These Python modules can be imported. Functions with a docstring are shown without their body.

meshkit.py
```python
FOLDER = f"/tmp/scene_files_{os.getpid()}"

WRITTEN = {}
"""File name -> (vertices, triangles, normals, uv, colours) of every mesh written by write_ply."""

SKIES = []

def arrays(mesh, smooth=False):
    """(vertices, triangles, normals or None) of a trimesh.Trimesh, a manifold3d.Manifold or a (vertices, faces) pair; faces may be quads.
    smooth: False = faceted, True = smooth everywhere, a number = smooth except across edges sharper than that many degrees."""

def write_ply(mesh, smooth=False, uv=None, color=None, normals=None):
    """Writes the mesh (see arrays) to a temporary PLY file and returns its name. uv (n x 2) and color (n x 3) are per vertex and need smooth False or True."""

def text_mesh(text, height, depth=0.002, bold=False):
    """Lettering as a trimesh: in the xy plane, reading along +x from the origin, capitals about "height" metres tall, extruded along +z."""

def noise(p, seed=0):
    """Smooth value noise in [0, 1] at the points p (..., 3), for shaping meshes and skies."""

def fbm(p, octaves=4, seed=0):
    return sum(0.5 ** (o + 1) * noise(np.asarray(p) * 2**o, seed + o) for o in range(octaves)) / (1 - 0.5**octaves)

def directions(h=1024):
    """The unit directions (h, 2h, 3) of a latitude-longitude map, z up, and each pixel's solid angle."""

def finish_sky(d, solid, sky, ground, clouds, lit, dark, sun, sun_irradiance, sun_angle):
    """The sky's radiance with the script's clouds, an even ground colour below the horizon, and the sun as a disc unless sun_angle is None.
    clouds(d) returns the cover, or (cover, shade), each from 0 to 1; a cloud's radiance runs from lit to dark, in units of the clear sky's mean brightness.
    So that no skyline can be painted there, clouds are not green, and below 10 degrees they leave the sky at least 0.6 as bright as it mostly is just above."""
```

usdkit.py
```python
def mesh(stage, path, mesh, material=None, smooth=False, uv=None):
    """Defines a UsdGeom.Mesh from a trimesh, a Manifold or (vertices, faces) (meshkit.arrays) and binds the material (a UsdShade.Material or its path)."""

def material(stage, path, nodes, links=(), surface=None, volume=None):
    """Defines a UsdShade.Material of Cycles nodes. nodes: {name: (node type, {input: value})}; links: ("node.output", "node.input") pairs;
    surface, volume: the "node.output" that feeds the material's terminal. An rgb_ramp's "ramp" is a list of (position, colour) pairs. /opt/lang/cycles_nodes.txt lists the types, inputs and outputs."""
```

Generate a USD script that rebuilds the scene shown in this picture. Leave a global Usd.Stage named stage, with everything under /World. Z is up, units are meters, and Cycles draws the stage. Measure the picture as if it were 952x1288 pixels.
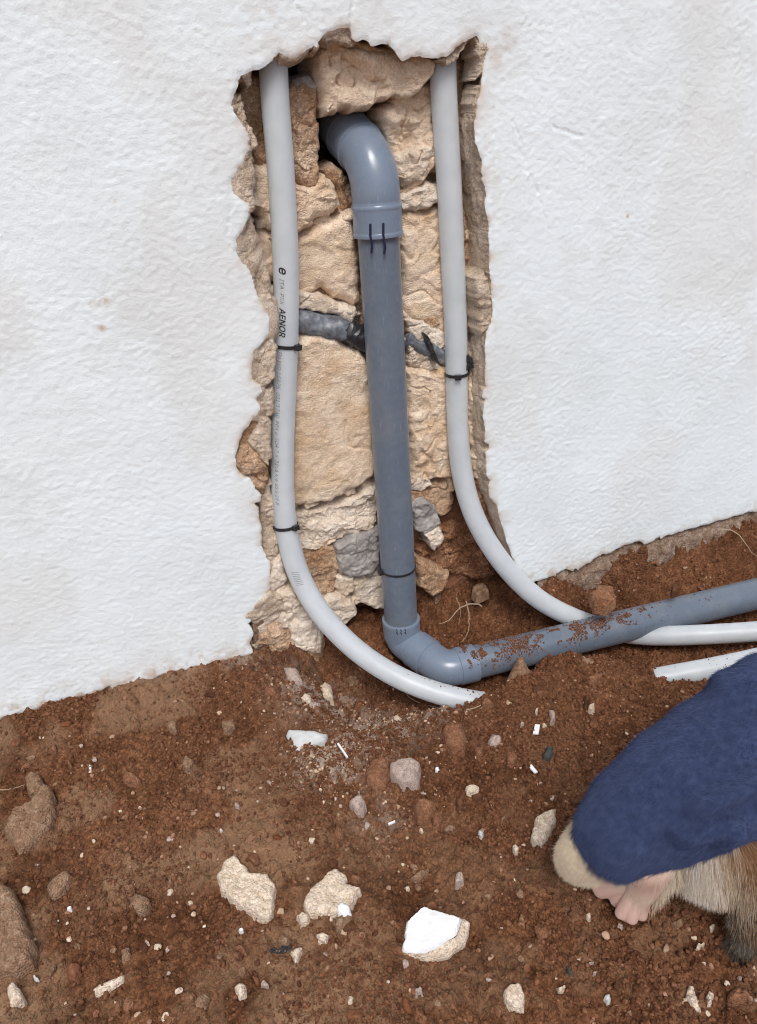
import math, random
import numpy as np, trimesh, manifold3d, shapely, usdkit
from meshkit import noise, fbm, text_mesh
from scipy.spatial import Delaunay, cKDTree
from scipy.interpolate import CubicSpline
from shapely.geometry import Polygon, LineString, Point
from pxr import Usd, UsdGeom, UsdLux, UsdShade, Gf, Sdf, Vt

stage = Usd.Stage.CreateInMemory()
UsdGeom.SetStageUpAxis(stage, 'Z'); UsdGeom.SetStageMetersPerUnit(stage, 1.0)
UsdGeom.Xform.Define(stage, '/World'); UsdGeom.Scope.Define(stage, '/World/Looks')
rng = np.random.default_rng(7); random.seed(7)

# ------------------------------------------------------------------ camera
# hand-held phone held upright, looking down at the foot of the wall; wall face is the plane y = 0, z = 0 at its foot
TH, PS, RO = np.radians([29, 18, 3.2])
hd, rt = np.array([math.sin(PS), math.cos(PS), 0]), np.array([math.cos(PS), -math.sin(PS), 0])
fw = hd * math.cos(TH) - np.array([0, 0, math.sin(TH)]); up0 = hd * math.sin(TH) + np.array([0, 0, math.cos(TH)])
cr = math.cos(RO) * rt - math.sin(RO) * up0; cu = math.cos(RO) * up0 + math.sin(RO) * rt
EYE = np.array([-.917 * math.sin(PS), -.917 * math.cos(PS), .696])
FPX, CX, CY = 953., 476., 644.
cam = UsdGeom.Camera.Define(stage, '/World/camera')
cam.CreateFocalLengthAttr(26.0); cam.CreateHorizontalApertureAttr(26.0 * 952 / FPX); cam.CreateVerticalApertureAttr(26.0 * 1288 / FPX)
cam.CreateClippingRangeAttr(Gf.Vec2f(.02, 100)); cam.CreateExposureAttr(0.38)
M4 = Gf.Matrix4d(*map(float, [*cr, 0, *cu, 0, *(-fw), 0, *EYE, 1]))
cam.AddTransformOp().Set(M4)

# ------------------------------------------------------------------ sky and sun (bright overcast)
SUN_EL, SUN_AZ = math.radians(56), math.radians(193)          # azimuth = atan2(x, y) of the direction to the sun
usdkit.material(stage, '/World/Looks/sky', {'s': ('sky_texture', dict(sky_type='single_scattering', sun_disc=False, sun_elevation=SUN_EL, sun_rotation=SUN_AZ, air_density=.8, aerosol_density=3.0)),
    'h': ('hsv', dict(saturation=.82)), 'b': ('background_shader', dict(strength=.12))}, [('s.color', 'h.color'), ('h.color', 'b.color')], surface='b.background')
dome = UsdLux.DomeLight.Define(stage, '/World/sky')
UsdShade.MaterialBindingAPI.Apply(dome.GetPrim()).Bind(UsdShade.Material.Get(stage, '/World/Looks/sky'))
dome.GetPrim().SetCustomDataByKey('kind', 'structure')
sun = UsdLux.DistantLight.Define(stage, '/World/sun')
sun.CreateNormalizeAttr(True); sun.CreateIntensityAttr(.40); sun.CreateAngleAttr(22.0); sun.CreateColorAttr(Gf.Vec3f(1, .985, .965))
sd = np.array([math.sin(SUN_AZ) * math.cos(SUN_EL), math.cos(SUN_AZ) * math.cos(SUN_EL), math.sin(SUN_EL)])
sx = np.cross([0, 0, 1.], sd); sx /= np.linalg.norm(sx); sy = np.cross(sd, sx)
sun.AddTransformOp().Set(Gf.Matrix4d(*map(float, [*sx, 0, *sy, 0, *sd, 0, 0, 0, 5, 1])))

# ------------------------------------------------------------------ helpers
def ray(x, y): return fw + cr * (x - CX) / FPX - cu * (y - CY) / FPX
def wall(x, y, Y=0.):
    d = ray(x, y); return EYE + d * (Y - EYE[1]) / d[1]
def level(x, y, Z=0.):
    d = ray(x, y); return EYE + d * (Z - EYE[2]) / d[2]
def wxz(pts, Y=0.): return np.array([wall(x, y, Y)[[0, 2]] for x, y in pts])
def ss(a, b, x): t = np.clip((np.asarray(x, float) - a) / (b - a), 0, 1); return t * t * (3 - 2 * t)

used = {}
def numbered(path):
    n = used.get(path, 0); used[path] = n + 1
    return path if n == 0 else f'{path}_{n:03d}'
def tag(prim, label=None, cat=None, group=None, kind=None):
    for k, v in (('label', label), ('category', cat), ('group', group), ('kind', kind)):
        if v: prim.SetCustomDataByKey(k, v)
def thing(name, base, label, cat, group=None):
    x = UsdGeom.Xform.Define(stage, numbered('/World/' + name)); x.AddTranslateOp().Set(Gf.Vec3d(*map(float, base)))
    tag(x.GetPrim(), label, cat, group); return x.GetPrim()
def origin(prim):
    o = np.zeros(3)
    while prim and str(prim.GetPath()) != '/World':
        t = prim.GetAttribute('xformOp:translate'); o += np.array(t.Get()) if t and t.HasAuthoredValue() else 0
        prim = prim.GetParent()
    return o
def obj(name, mesh, mat, parent=None, base=None, smooth=False, prim_color=None, **kw):
    """one Mesh prim; mesh is given in world coordinates"""
    if isinstance(mesh, (list, tuple)) and not isinstance(mesh[0], np.ndarray): mesh = trimesh.util.concatenate(mesh)
    from meshkit import arrays
    v, f, _ = arrays(mesh)
    o = origin(parent) if parent else (np.zeros(3) if base is None else np.asarray(base, float))
    path = numbered((str(parent.GetPath()) if parent else '/World') + '/' + name)
    m = usdkit.mesh(stage, path, (v - o, f), LOOK[mat], smooth)
    if prim_color is not None:
        for k, a in prim_color.items():
            UsdGeom.PrimvarsAPI(m).CreatePrimvar(k, Sdf.ValueTypeNames.FloatArray, 'vertex').Set(Vt.FloatArray.FromNumpy(np.asarray(a, np.float32)))
    if parent is None and np.abs(o).max() > 0: m.AddTranslateOp().Set(Gf.Vec3d(*map(float, o)))
    tag(m.GetPrim(), kw.get('label'), kw.get('cat'), kw.get('group'), kw.get('kind'))
    return m.GetPrim()

def frames(P):
    P = np.asarray(P, float); T = np.gradient(P, axis=0); T /= np.linalg.norm(T, axis=1, keepdims=True)
    n = np.cross(T[0], [0, 1., 0]); n = n if np.linalg.norm(n) > .1 else np.cross(T[0], [1., 0, 0]); n /= np.linalg.norm(n)
    N = [n]
    for i in range(1, len(P)):
        n = N[-1] - T[i] * (N[-1] @ T[i]); N.append(n / np.linalg.norm(n))
    N = np.array(N); return T, N, np.cross(T, N)
def sweep(P, R, sides=40, cap=True):
    P = np.asarray(P, float); R = np.broadcast_to(R, (len(P),)); T, N, B = frames(P)
    a = np.arange(sides) * 2 * np.pi / sides
    V = (P[:, None] + R[:, None, None] * (np.cos(a)[None, :, None] * N[:, None] + np.sin(a)[None, :, None] * B[:, None])).reshape(-1, 3)
    i, j = np.meshgrid(np.arange(len(P) - 1), np.arange(sides), indexing='ij'); j2 = (j + 1) % sides
    q = np.stack([i * sides + j, i * sides + j2, (i + 1) * sides + j2, (i + 1) * sides + j], -1).reshape(-1, 4)
    F = np.vstack([q[:, [0, 1, 2]], q[:, [0, 2, 3]]])
    if cap:
        n = len(V); V = np.vstack([V, P[:1], P[-1:]]); k = np.arange(sides); k2 = (k + 1) % sides; e = (len(P) - 1) * sides
        F = np.vstack([F, np.stack([np.full(sides, n), k2, k], 1), np.stack([np.full(sides, n + 1), e + k, e + k2], 1)])
    return trimesh.Trimesh(V, F, process=False)
def spline(pts, n=120):
    pts = np.asarray(pts, float); t = np.r_[0, np.cumsum(np.linalg.norm(np.diff(pts, axis=0), axis=1))]
    s = CubicSpline(t, pts); return s(np.linspace(0, t[-1], n))
def densify(ring, step, closed=True):
    ring = np.asarray(ring, float); pts = np.vstack([ring, ring[:1]]) if closed else ring
    t = np.r_[0, np.cumsum(np.linalg.norm(np.diff(pts, axis=0), axis=1))]
    n = max(8, int(t[-1] / step)); u = np.linspace(0, t[-1], n, endpoint=not closed)
    return np.stack([np.interp(u, t, pts[:, k]) for k in range(2)], 1)
def p3(a, z=0.): return np.c_[a, np.full(len(a), z)]
def terrace(x, n): y = x * n; f = y - np.floor(y); return (np.floor(y) + ss(.35, .65, f)) / n

def lump(poly, H, edge, res, seed, rough=.003, terr=0., freq=40., jag=.002, under=.01, tilt=(0, 0), steps=4):
    """a broken stone standing out of a plane: outline poly (u, v), height H along w, closed below by its skirt. returns V (u, v, w), F"""
    b = densify(poly, res)
    if jag: b = b + jag * 2 * (np.stack([fbm(p3(b * 110, seed), 3, seed), fbm(p3(b * 110, seed + 50.), 3, seed + 9)], 1) - .5) * 1.6
    pg = Polygon(b).buffer(0)
    if pg.geom_type != 'Polygon': pg = max(pg.geoms, key=lambda g: g.area)
    b = densify(np.array(pg.exterior.coords)[:-1], res)
    x0, y0, x1, y1 = pg.bounds; gx, gy = np.meshgrid(np.arange(x0, x1, res), np.arange(y0, y1, res * .87)); gx[1::2] += res / 2
    q = np.stack([gx.ravel(), gy.ravel()], 1); r = np.random.default_rng(seed); q += r.uniform(-.25, .25, q.shape) * res
    inner = pg.buffer(-res * .6)
    if not inner.is_empty: q = q[shapely.contains_xy(inner, q[:, 0], q[:, 1])]
    else: q = q[:0]
    uv = np.vstack([b, q]); nb = len(b)
    F = Delaunay(uv).simplices; c = uv[F].mean(1); F = F[shapely.contains_xy(pg, c[:, 0], c[:, 1])]
    e = uv[F]; s = np.cross(np.c_[e[:, 1] - e[:, 0], np.zeros(len(F))], np.c_[e[:, 2] - e[:, 0], np.zeros(len(F))])[:, 2]; F[s < 0] = F[s < 0][:, ::-1]
    d = cKDTree(b).query(uv)[0]; d[:nb] = 0
    ed = edge * (.5 + 1.1 * fbm(p3(uv * freq, seed + 3.), 2, seed + 21)); p = np.clip(d / ed, 0, 1); prof = np.sqrt(1 - (1 - p) ** 2)
    c0 = uv.mean(0); h = H * prof + (uv - c0) @ np.asarray(tilt) * prof
    n1 = fbm(p3(uv * freq, seed), 4, seed); h += prof * rough * 2 * (n1 - .5)
    if terr: h += prof * terr * 2 * (terrace(fbm(p3(uv * freq * .6 * np.array([.7, 1.5]), seed + 7.), 4, seed + 5), steps) - .5)
    h += prof * rough * .9 * (fbm(p3(uv * freq * 6, seed), 3, seed + 31) - .5)
    cr1 = np.abs(fbm(p3(uv * freq * .55, seed + 11.), 3, seed + 61) - .5); h -= prof * rough * .9 * np.exp(-(cr1 / .018) ** 2) * ss(.42, .6, noise(p3(uv * freq * .8, seed), seed + 62))
    uv = uv + (p * rough * .8)[:, None] * (np.stack([noise(p3(uv * freq * 3, seed), seed + 1), noise(p3(uv * freq * 3, seed), seed + 2)], 1) - .5)
    V = np.c_[uv, h]; V[:nb, 2] = -under
    return V, F
def on_wall(m, Y0):
    V, F = m; return np.c_[V[:, 0], Y0 - V[:, 2], V[:, 1]], F
def rock(seed, s=(1, 1, 1), sub=2, bumpy=.12, cuts=6):
    m = trimesh.creation.icosphere(sub); v = np.array(m.vertices); r = np.random.default_rng(seed)
    for _ in range(cuts):
        n = r.normal(size=3); n /= np.linalg.norm(n); k = r.uniform(.55, .85); t = v @ n; v -= np.outer(np.maximum(t - k, 0), n) * .92
    v *= 1 + bumpy * 2 * (fbm(v * 1.7 + seed * 3.1, 3, seed) - .5)[:, None]
    return trimesh.Trimesh(v * np.asarray(s), m.faces, process=False)
def rotz(v, a): c, s = math.cos(a), math.sin(a); return np.asarray(v) @ np.array([[c, s, 0], [-s, c, 0], [0, 0, 1]])
#__MATERIALS__
# ------------------------------------------------------------------ materials (procedural, positions in metres)
LOOK = {}
def look(name, stops, scale=60., detail=6, rough=.9, bump=0., bscale=400., distort=.3, stops2=None, scale2=12., spec=.25, rnd=None, stain=None, pores=None, **pb):
    """base colour: noise ramp, large-scale second ramp multiplied in, optional per-object variation; fine bump"""
    n = {'g': ('geometry', {}), 'n': ('noise_texture', dict(scale=scale, detail=detail, roughness=.62, distortion=distort)),
         'r': ('rgb_ramp', {'ramp': stops}), 'p': ('principled_bsdf', dict(roughness=rough, specular_ior_level=spec, **pb))}
    l = [('g.position', 'n.vector'), ('n.fac', 'r.fac')]; out = 'r.color'
    if stops2:
        n |= {'n2': ('noise_texture', dict(scale=scale2, detail=4., roughness=.6)), 'r2': ('rgb_ramp', {'ramp': stops2}), 'm2': ('mix', dict(mix_type='multiply', fac=1.))}
        l += [('g.position', 'n2.vector'), ('n2.fac', 'r2.fac'), (out, 'm2.color1'), ('r2.color', 'm2.color2')]; out = 'm2.color'
    if rnd:
        n |= {'o': ('object_info', {}), 'ro': ('rgb_ramp', {'ramp': rnd}), 'mo': ('mix', dict(mix_type='multiply', fac=1.))}
        l += [('o.random', 'ro.fac'), (out, 'mo.color1'), ('ro.color', 'mo.color2')]; out = 'mo.color'
    if pores:                                  # (cell size as 1/m, dark, light): single grains and pits of slightly different tone
        n |= {'v': ('voronoi_texture', dict(scale=pores[0], randomness=1.)), 'vs': ('separate_color', {}), 'vr': ('rgb_ramp', {'ramp': [(0., (pores[1],) * 3), (.75, (1., 1., 1.)), (1., (pores[2],) * 3)]}), 'mv': ('mix', dict(mix_type='multiply', fac=1.))}
        l += [('g.position', 'v.vector'), ('v.color', 'vs.color'), ('vs.r', 'vr.fac'), (out, 'mv.color1'), ('vr.color', 'mv.color2')]; out = 'mv.color'
    if stain:                                  # (primvar, colour): dirt with a shape of its own, carried by the mesh
        for k, (pv, col) in enumerate(stain if isinstance(stain, list) else [stain]):
            n |= {f'a{k}': ('attribute', dict(attribute=pv)), f'ms{k}': ('mix', dict(mix_type='mix', color2=col))}
            l += [(f'a{k}.fac', f'ms{k}.fac'), (out, f'ms{k}.color1')]; out = f'ms{k}.color'
    l += [(out, 'p.base_color')]
    if bump:
        n |= {'nb': ('noise_texture', dict(scale=bscale, detail=4., roughness=.6)), 'b': ('bump', dict(strength=1., distance=bump))}
        l += [('g.position', 'nb.vector'), ('b.normal', 'p.normal')]
        if pores:
            n |= {'bh': ('math', dict(math_type='multiply_add', value2=-.9 * pores[0] / pores[0]))}; l += [('v.distance', 'bh.value1'), ('nb.fac', 'bh.value3'), ('bh.value', 'b.height')]
        else: l += [('nb.fac', 'b.height')]
    LOOK[name] = usdkit.material(stage, '/World/Looks/' + name, n, l, surface='p.BSDF')
W1 = (1, 1, 1)
look('white_paint', [(.3, (.715, .772, .785)), (.7, (.768, .822, .832))], 9, 5, .75, bump=.0006, bscale=520, stops2=[(.3, (.93, .925, .91)), (.55, W1)], scale2=5, stain=('dust', (.52, .42, .33)))
look('render_mortar', [(.25, (.48, .37, .27)), (.5, (.65, .53, .41)), (.75, (.76, .66, .55))], 70, 7, .95, bump=.0012, bscale=700, stops2=[(.35, (.72, .68, .64)), (.6, W1)], scale2=22, pores=(700, .72, 1.12))
look('stone_tan', [(.2, (.60, .44, .30)), (.5, (.80, .635, .475)), (.8, (.87, .74, .59))], 55, 8, .95, bump=.0013, bscale=420, stops2=[(.3, (.80, .70, .58)), (.55, W1)], scale2=16, pores=(650, .82, 1.08))
look('stone_pale', [(.2, (.58, .47, .36)), (.5, (.76, .65, .53)), (.8, (.84, .76, .66))], 70, 8, .95, bump=.0013, bscale=420, stops2=[(.3, (.75, .67, .58)), (.55, W1)], scale2=20, pores=(600, .82, 1.06))
look('stone_brown', [(.2, (.32, .19, .105)), (.5, (.55, .385, .255)), (.8, (.70, .54, .40))], 45, 8, .95, bump=.0015, bscale=450, stops2=[(.3, (.75, .6, .48)), (.6, W1)], scale2=18, pores=(520, .65, 1.2))
look('stone_red', [(.2, (.13, .05, .025)), (.5, (.26, .12, .06)), (.8, (.42, .26, .15))], 45, 8, .95, bump=.0016, bscale=450, pores=(420, .55, 1.3))
look('stone_grey', [(.25, (.17, .15, .14)), (.5, (.30, .275, .255)), (.62, (.40, .37, .34)), (.8, (.55, .52, .48))], 60, 8, .9, bump=.0012, bscale=500)
look('core', [(.2, (.20, .11, .06)), (.45, (.45, .30, .19)), (.7, (.66, .51, .37))], 38, 8, .97, bump=.0015, bscale=500, stain=('soil', (.20, .088, .047)), pores=(420, .6, 1.25))
look('footing', [(.25, (.15, .088, .055)), (.5, (.27, .185, .13)), (.75, (.40, .32, .25))], 60, 8, .95, bump=.0016, bscale=450, pores=(420, .62, 1.25))
look('soil', [(.22, (.086, .036, .017)), (.5, (.184, .080, .039)), (.75, (.27, .138, .073))], 70, 9, 1., bump=.0022, bscale=600, spec=.1, stops2=[(.32, (.55, .50, .46)), (.5, (.92, .90, .88)), (.66, (1.14, 1.12, 1.10))], scale2=10, stain=[('pale', (.31, .190, .112)), ('chalk', (.46, .385, .315))], pores=(380, .55, 1.35))
clodr = [(0., (.62, .58, .55)), (.35, (1, 1, 1)), (.6, (1.25, 1.2, 1.15)), (.8, (1.05, .8, .7)), (1., (1.7, 1.8, 1.9))]
look('clod', [(.25, (.070, .030, .016)), (.5, (.150, .068, .037)), (.75, (.23, .122, .07))], 160, 6, 1., bump=.0012, bscale=900, spec=.1, rnd=clodr)
look('chip', [(.25, (.30, .19, .12)), (.5, (.47, .34, .24)), (.75, (.60, .48, .38))], 200, 6, .95, bump=.0009, bscale=900, rnd=[(0., (.65, .56, .5)), (.5, (1, .95, .9)), (1., (1.3, 1.3, 1.3))])
look('grain', [(.2, (.072, .031, .016)), (.5, (.148, .066, .035)), (.8, (.23, .122, .07))], 300, 4, 1., spec=.1, rnd=[(0., (.55, .5, .48)), (.5, (1, 1, 1)), (.88, (1.2, 1.15, 1.1)), (.97, (1.3, 1.3, 1.3)), (1., (2.4, 3.1, 3.8))])
look('dust_rock', [(.2, (.155, .082, .046)), (.5, (.275, .163, .098)), (.8, (.41, .29, .20))], 90, 8, .97, bump=.0016, bscale=450, pores=(520, .65, 1.2))
look('rust_rock', [(.2, (.13, .05, .025)), (.5, (.25, .115, .06)), (.8, (.36, .20, .12))], 120, 7, .97, bump=.0012, bscale=700, pores=(600, .65, 1.2))
look('tan_rock', [(.2, (.38, .27, .18)), (.33, (.60, .47, .34)), (.7, (.78, .66, .53))], 130, 8, .95, bump=.0015, bscale=450, pores=(480, .72, 1.12))
look('pink_rock', [(.25, (.30, .205, .16)), (.5, (.47, .365, .31)), (.75, (.57, .47, .41))], 150, 7, .95, bump=.0011, bscale=700, pores=(700, .7, 1.15))
look('white_chip', [(.2, (.52, .51, .49)), (.4, (.70, .71, .71)), (.8, (.76, .77, .77))], 90, 5, .7, bump=.0006, bscale=400)
look('grey_chip', [(.3, (.42, .43, .42)), (.7, (.56, .57, .56))], 60, 5, .5, bump=.0004, bscale=400)
look('dark_rock', [(.3, (.03, .033, .032)), (.7, (.085, .09, .085))], 150, 6, .8, bump=.001, bscale=600)
_ = 0 and look('pvc', [(.3, (.145, .168, .198)), (.7, (.168, .190, .220))], 30, 6, .30, bump=.00012, bscale=260, spec=.5, stops2=[(.35, (.93, .94, .96)), (.6, W1)], scale2=25)
_ = 0 and look('pvc_fitting', [(.3, (.190, .232, .285)), (.7, (.212, .254, .305))], 30, 6, .24, bump=.00008, bscale=200, spec=.5)
look('ink', [(0, (.012, .010, .03)), (1, (.02, .018, .05))], 50, 2, .5)
look('print_ink', [(0, (.02, .02, .022)), (1, (.04, .04, .045))], 50, 2, .6)
look('faint_ink', [(.35, (.09, .09, .09)), (.65, (.34, .35, .35))], 260, 2, .6)
look('nylon', [(0, (.012, .012, .014)), (1, (.02, .02, .022))], 50, 2, .35, spec=.5)
look('old_conduit', [(.3, (.06, .068, .08)), (.48, (.12, .132, .15)), (.6, (.20, .212, .23)), (.78, (.46, .45, .43))], 80, 7, .42, bump=.001, bscale=300, spec=.5)
look('root', [(0, (.30, .22, .14)), (1, (.46, .36, .25))], 200, 3, .9)
LOOK['pex'] = usdkit.material(stage, '/World/Looks/pex', {'g': ('geometry', {}), 'n': ('noise_texture', dict(scale=40., detail=4.)),
    'r': ('rgb_ramp', {'ramp': [(.3, (.41, .44, .455)), (.7, (.46, .49, .505))]}),
    'p': ('principled_bsdf', dict(roughness=.38, specular_ior_level=.45, subsurface_weight=.5, subsurface_scale=.006, subsurface_radius=(1., .9, .8)))},
    [('g.position', 'n.vector'), ('n.fac', 'r.fac'), ('r.color', 'p.base_color')], surface='p.BSDF')
def scuffed(name, c, rough):
    """plastic with fine lengthwise scratches and patches of dull dust"""
    LOOK[name] = usdkit.material(stage, '/World/Looks/' + name, {'g': ('geometry', {}), 'mp': ('mapping', dict(rotation=(.25, .2, .4), scale=(900., 900., 45.))), 'n': ('noise_texture', dict(scale=1., detail=2.)), 'r': ('rgb_ramp', {'ramp': [(.66, c), (.74, tuple(x * 1.45 + .02 for x in c))]}),
        'n2': ('noise_texture', dict(scale=28., detail=6., roughness=.65)), 'r2': ('rgb_ramp', {'ramp': [(.45, (0, 0, 0)), (.72, (.15, .15, .15))]}), 'm': ('mix', dict(mix_type='mix', color2=(.27, .235, .21))),
        'rr': ('map_range', dict(from_min=.3, from_max=.7, to_min=rough, to_max=rough + .22)), 'p': ('principled_bsdf', dict(specular_ior_level=.5))},
        [('g.position', 'mp.vector'), ('mp.vector', 'n.vector'), ('n.fac', 'r.fac'), ('g.position', 'n2.vector'), ('n2.fac', 'r2.fac'), ('r2.color', 'm.fac'), ('r.color', 'm.color1'), ('m.color', 'p.base_color'), ('n2.fac', 'rr.value'), ('rr.result', 'p.roughness')], surface='p.BSDF')
scuffed('pvc', (.114, .142, .178), .18); scuffed('pvc_fitting', (.160, .202, .262), .15)
#__WALL__
# ------------------------------------------------------------------ the white wall with its chopped-out channel
top = [(303,96),(318,90),(330,85),(340,78),(346,72),(352,67),(364,73),(374,71),(384,63),(398,57),(403,53),(406,46),(412,40),(424,37),(438,36),(442,35.5),(443,46),(447,53),(456,57),(466,56),(476,60),(486,65),(498,66),(510,70),(522,71),(535,73),(548,73.5),(560,72),(568,69),(574,60),(583,53),(592,49),(600,47),(607,49),(611,56),(613,66)]
right = [(611,78),(609,96),(604,118),(601,130),(598,150),(598,165),(601,190),(606,217),(609,222),(611,258),(614,285),(615,310),(616,335),(618,360),(620,395),(617,408),(612,417),(611,440),(611,480),(611,540),(614,590),(618,615),(625,640),(632,663),(640,688),(648,710),(657,739)]
left = [(320,822),(314,812),(322,797),(318,781),(309,772),(324,757),(338,740),(340,722),(336,704),(330,687),(328,662),(324,638),(326,622),(314,609),(302,595),(297,572),(304,547),(316,531),(328,516),(322,503),(330,494),(328,485),(316,477),(317,464),(318,458),(325,440),(337,421),(340,402),(334,387),(325,371),(320,350),(310,334),(301,319),(299,302),(306,287),(313,273),(314,256),(303,250),(293,243),(290,225),(303,210),(312,191),(314,176),(308,161),(297,146),(291,133),(297,112)]
low_l = [(0,905),(60,888),(120,873),(180,857),(240,843),(290,830)]
low_r = [(689,727),(722,716),(748,704),(777,691),(800,682),(822,680),(859,668),(892,659),(922,650),(952,643)]
chain = wxz(low_l + left + top + right + low_r)
L0, R0 = chain[0], chain[-1]
chain = np.vstack([[-1.2, L0[1] - .004], [-.75, L0[1]], chain, [R0[0] + .3, R0[1] + .004], [1.4, R0[1]]])
C = densify(chain, .0016, closed=False)
tang = np.gradient(C, axis=0); tang /= np.linalg.norm(tang, axis=1, keepdims=True); nrm = np.stack([tang[:, 1], -tang[:, 0]], 1)   # into the opening
cut = ss(.17, .2, C[:, 0]) * ss(.02, .08, C[:, 1]) * (1 - ss(.60, .66, C[:, 1]))          # right side was cut with a blade: straighter
jag = (.0022 - .0014 * cut) * 2 * (fbm(p3(C * 160), 4, 3) - .5) + .0016 * (1 - cut) * (noise(p3(C * 420), 5) - .5) * 2
sl = np.r_[0, np.cumsum(np.linalg.norm(np.diff(C, axis=0), axis=1))]; rk = np.random.default_rng(12); kn = np.cumsum(rk.choice([.003, .006, .011, .018], 900)); ko = rk.normal(size=900) * .0020
jag = jag * .45 + np.interp(sl, kn, ko) * (1 - .7 * cut) * (.25 + 1.3 * ss(.35, .7, noise(p3(C * 25), 15)))
C = C + nrm * jag[:, None]
ring = np.vstack([C, [3.5, C[-1, 1]], [3.5, 2.7], [-3.5, 2.7], [-3.5, C[0, 1]]])
sheet = Polygon(ring).buffer(0)
if sheet.geom_type != 'Polygon': sheet = max(sheet.geoms, key=lambda g: g.area)
C = np.array(sheet.exterior.coords)[:-1]; C = C[(np.abs(C[:, 0]) < 1.39) & (C[:, 1] < 1.)]
k0 = int(np.argmin(C[:, 0])); C = np.roll(C, -k0, axis=0)
if C[5, 0] < C[0, 0] or C[-1, 0] < C[len(C) // 2, 0]: C = np.roll(C[::-1], 1, axis=0)
tang = np.gradient(C, axis=0); tang /= np.linalg.norm(tang, axis=1, keepdims=True) + 1e-9; nrm = np.stack([tang[:, 1], -tang[:, 0]], 1)
def relief(p):
    """trowelled, repainted render: low lumps, elongated sideways, and flat patches"""
    q = p * np.array([1., 1.45])
    q2 = p * np.array([.9, 2.1]); r = .0009 * (fbm(p3(q * 38), 3, 40) - .5) + .00062 * (fbm(p3(q2 * 210, 3.), 3, 41) - .5) * (.1 + 1.8 * ss(.3, .75, fbm(p3(p * 8), 2, 44))) + .0009 * (noise(p3(q2 * 260, 9.), 43) - .5)
    return r + .004 * (fbm(p3(p * 7), 2, 45) - .5)
g = 0.0022
gx, gy = np.meshgrid(np.arange(-.66, .95, g), np.arange(-.09, .86, g)); gx[1::2] += g / 2
q = np.stack([gx.ravel(), gy.ravel()], 1) + rng.uniform(-.2, .2, (gx.size, 2)) * g
q = q[shapely.contains_xy(sheet.buffer(-.0012), q[:, 0], q[:, 1])]
fx, fz = np.meshgrid(np.linspace(-3.5, 3.5, 60), np.linspace(0, 2.7, 30)); far = np.stack([fx.ravel(), fz.ravel()], 1)
far = far[((far[:, 0] < -.7) | (far[:, 0] > 1.) | (far[:, 1] > .9)) & shapely.contains_xy(sheet.buffer(-.02), far[:, 0], far[:, 1])]
ends = np.array([[3.5, C[-1, 1]], [3.5, 2.7], [-3.5, 2.7], [-3.5, C[0, 1]]])
P2 = np.vstack([C, q, far, ends]); F = Delaunay(P2).simplices; c = P2[F].mean(1); F = F[shapely.contains_xy(sheet, c[:, 0], c[:, 1])]
e = P2[F]; s = (e[:, 1, 0] - e[:, 0, 0]) * (e[:, 2, 1] - e[:, 0, 1]) - (e[:, 1, 1] - e[:, 0, 1]) * (e[:, 2, 0] - e[:, 0, 0]); F[s < 0] = F[s < 0][:, ::-1]
dedge = cKDTree(C).query(P2)[0]
yrel = -relief(P2) + .0016 * np.exp(-dedge / .002)
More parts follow.
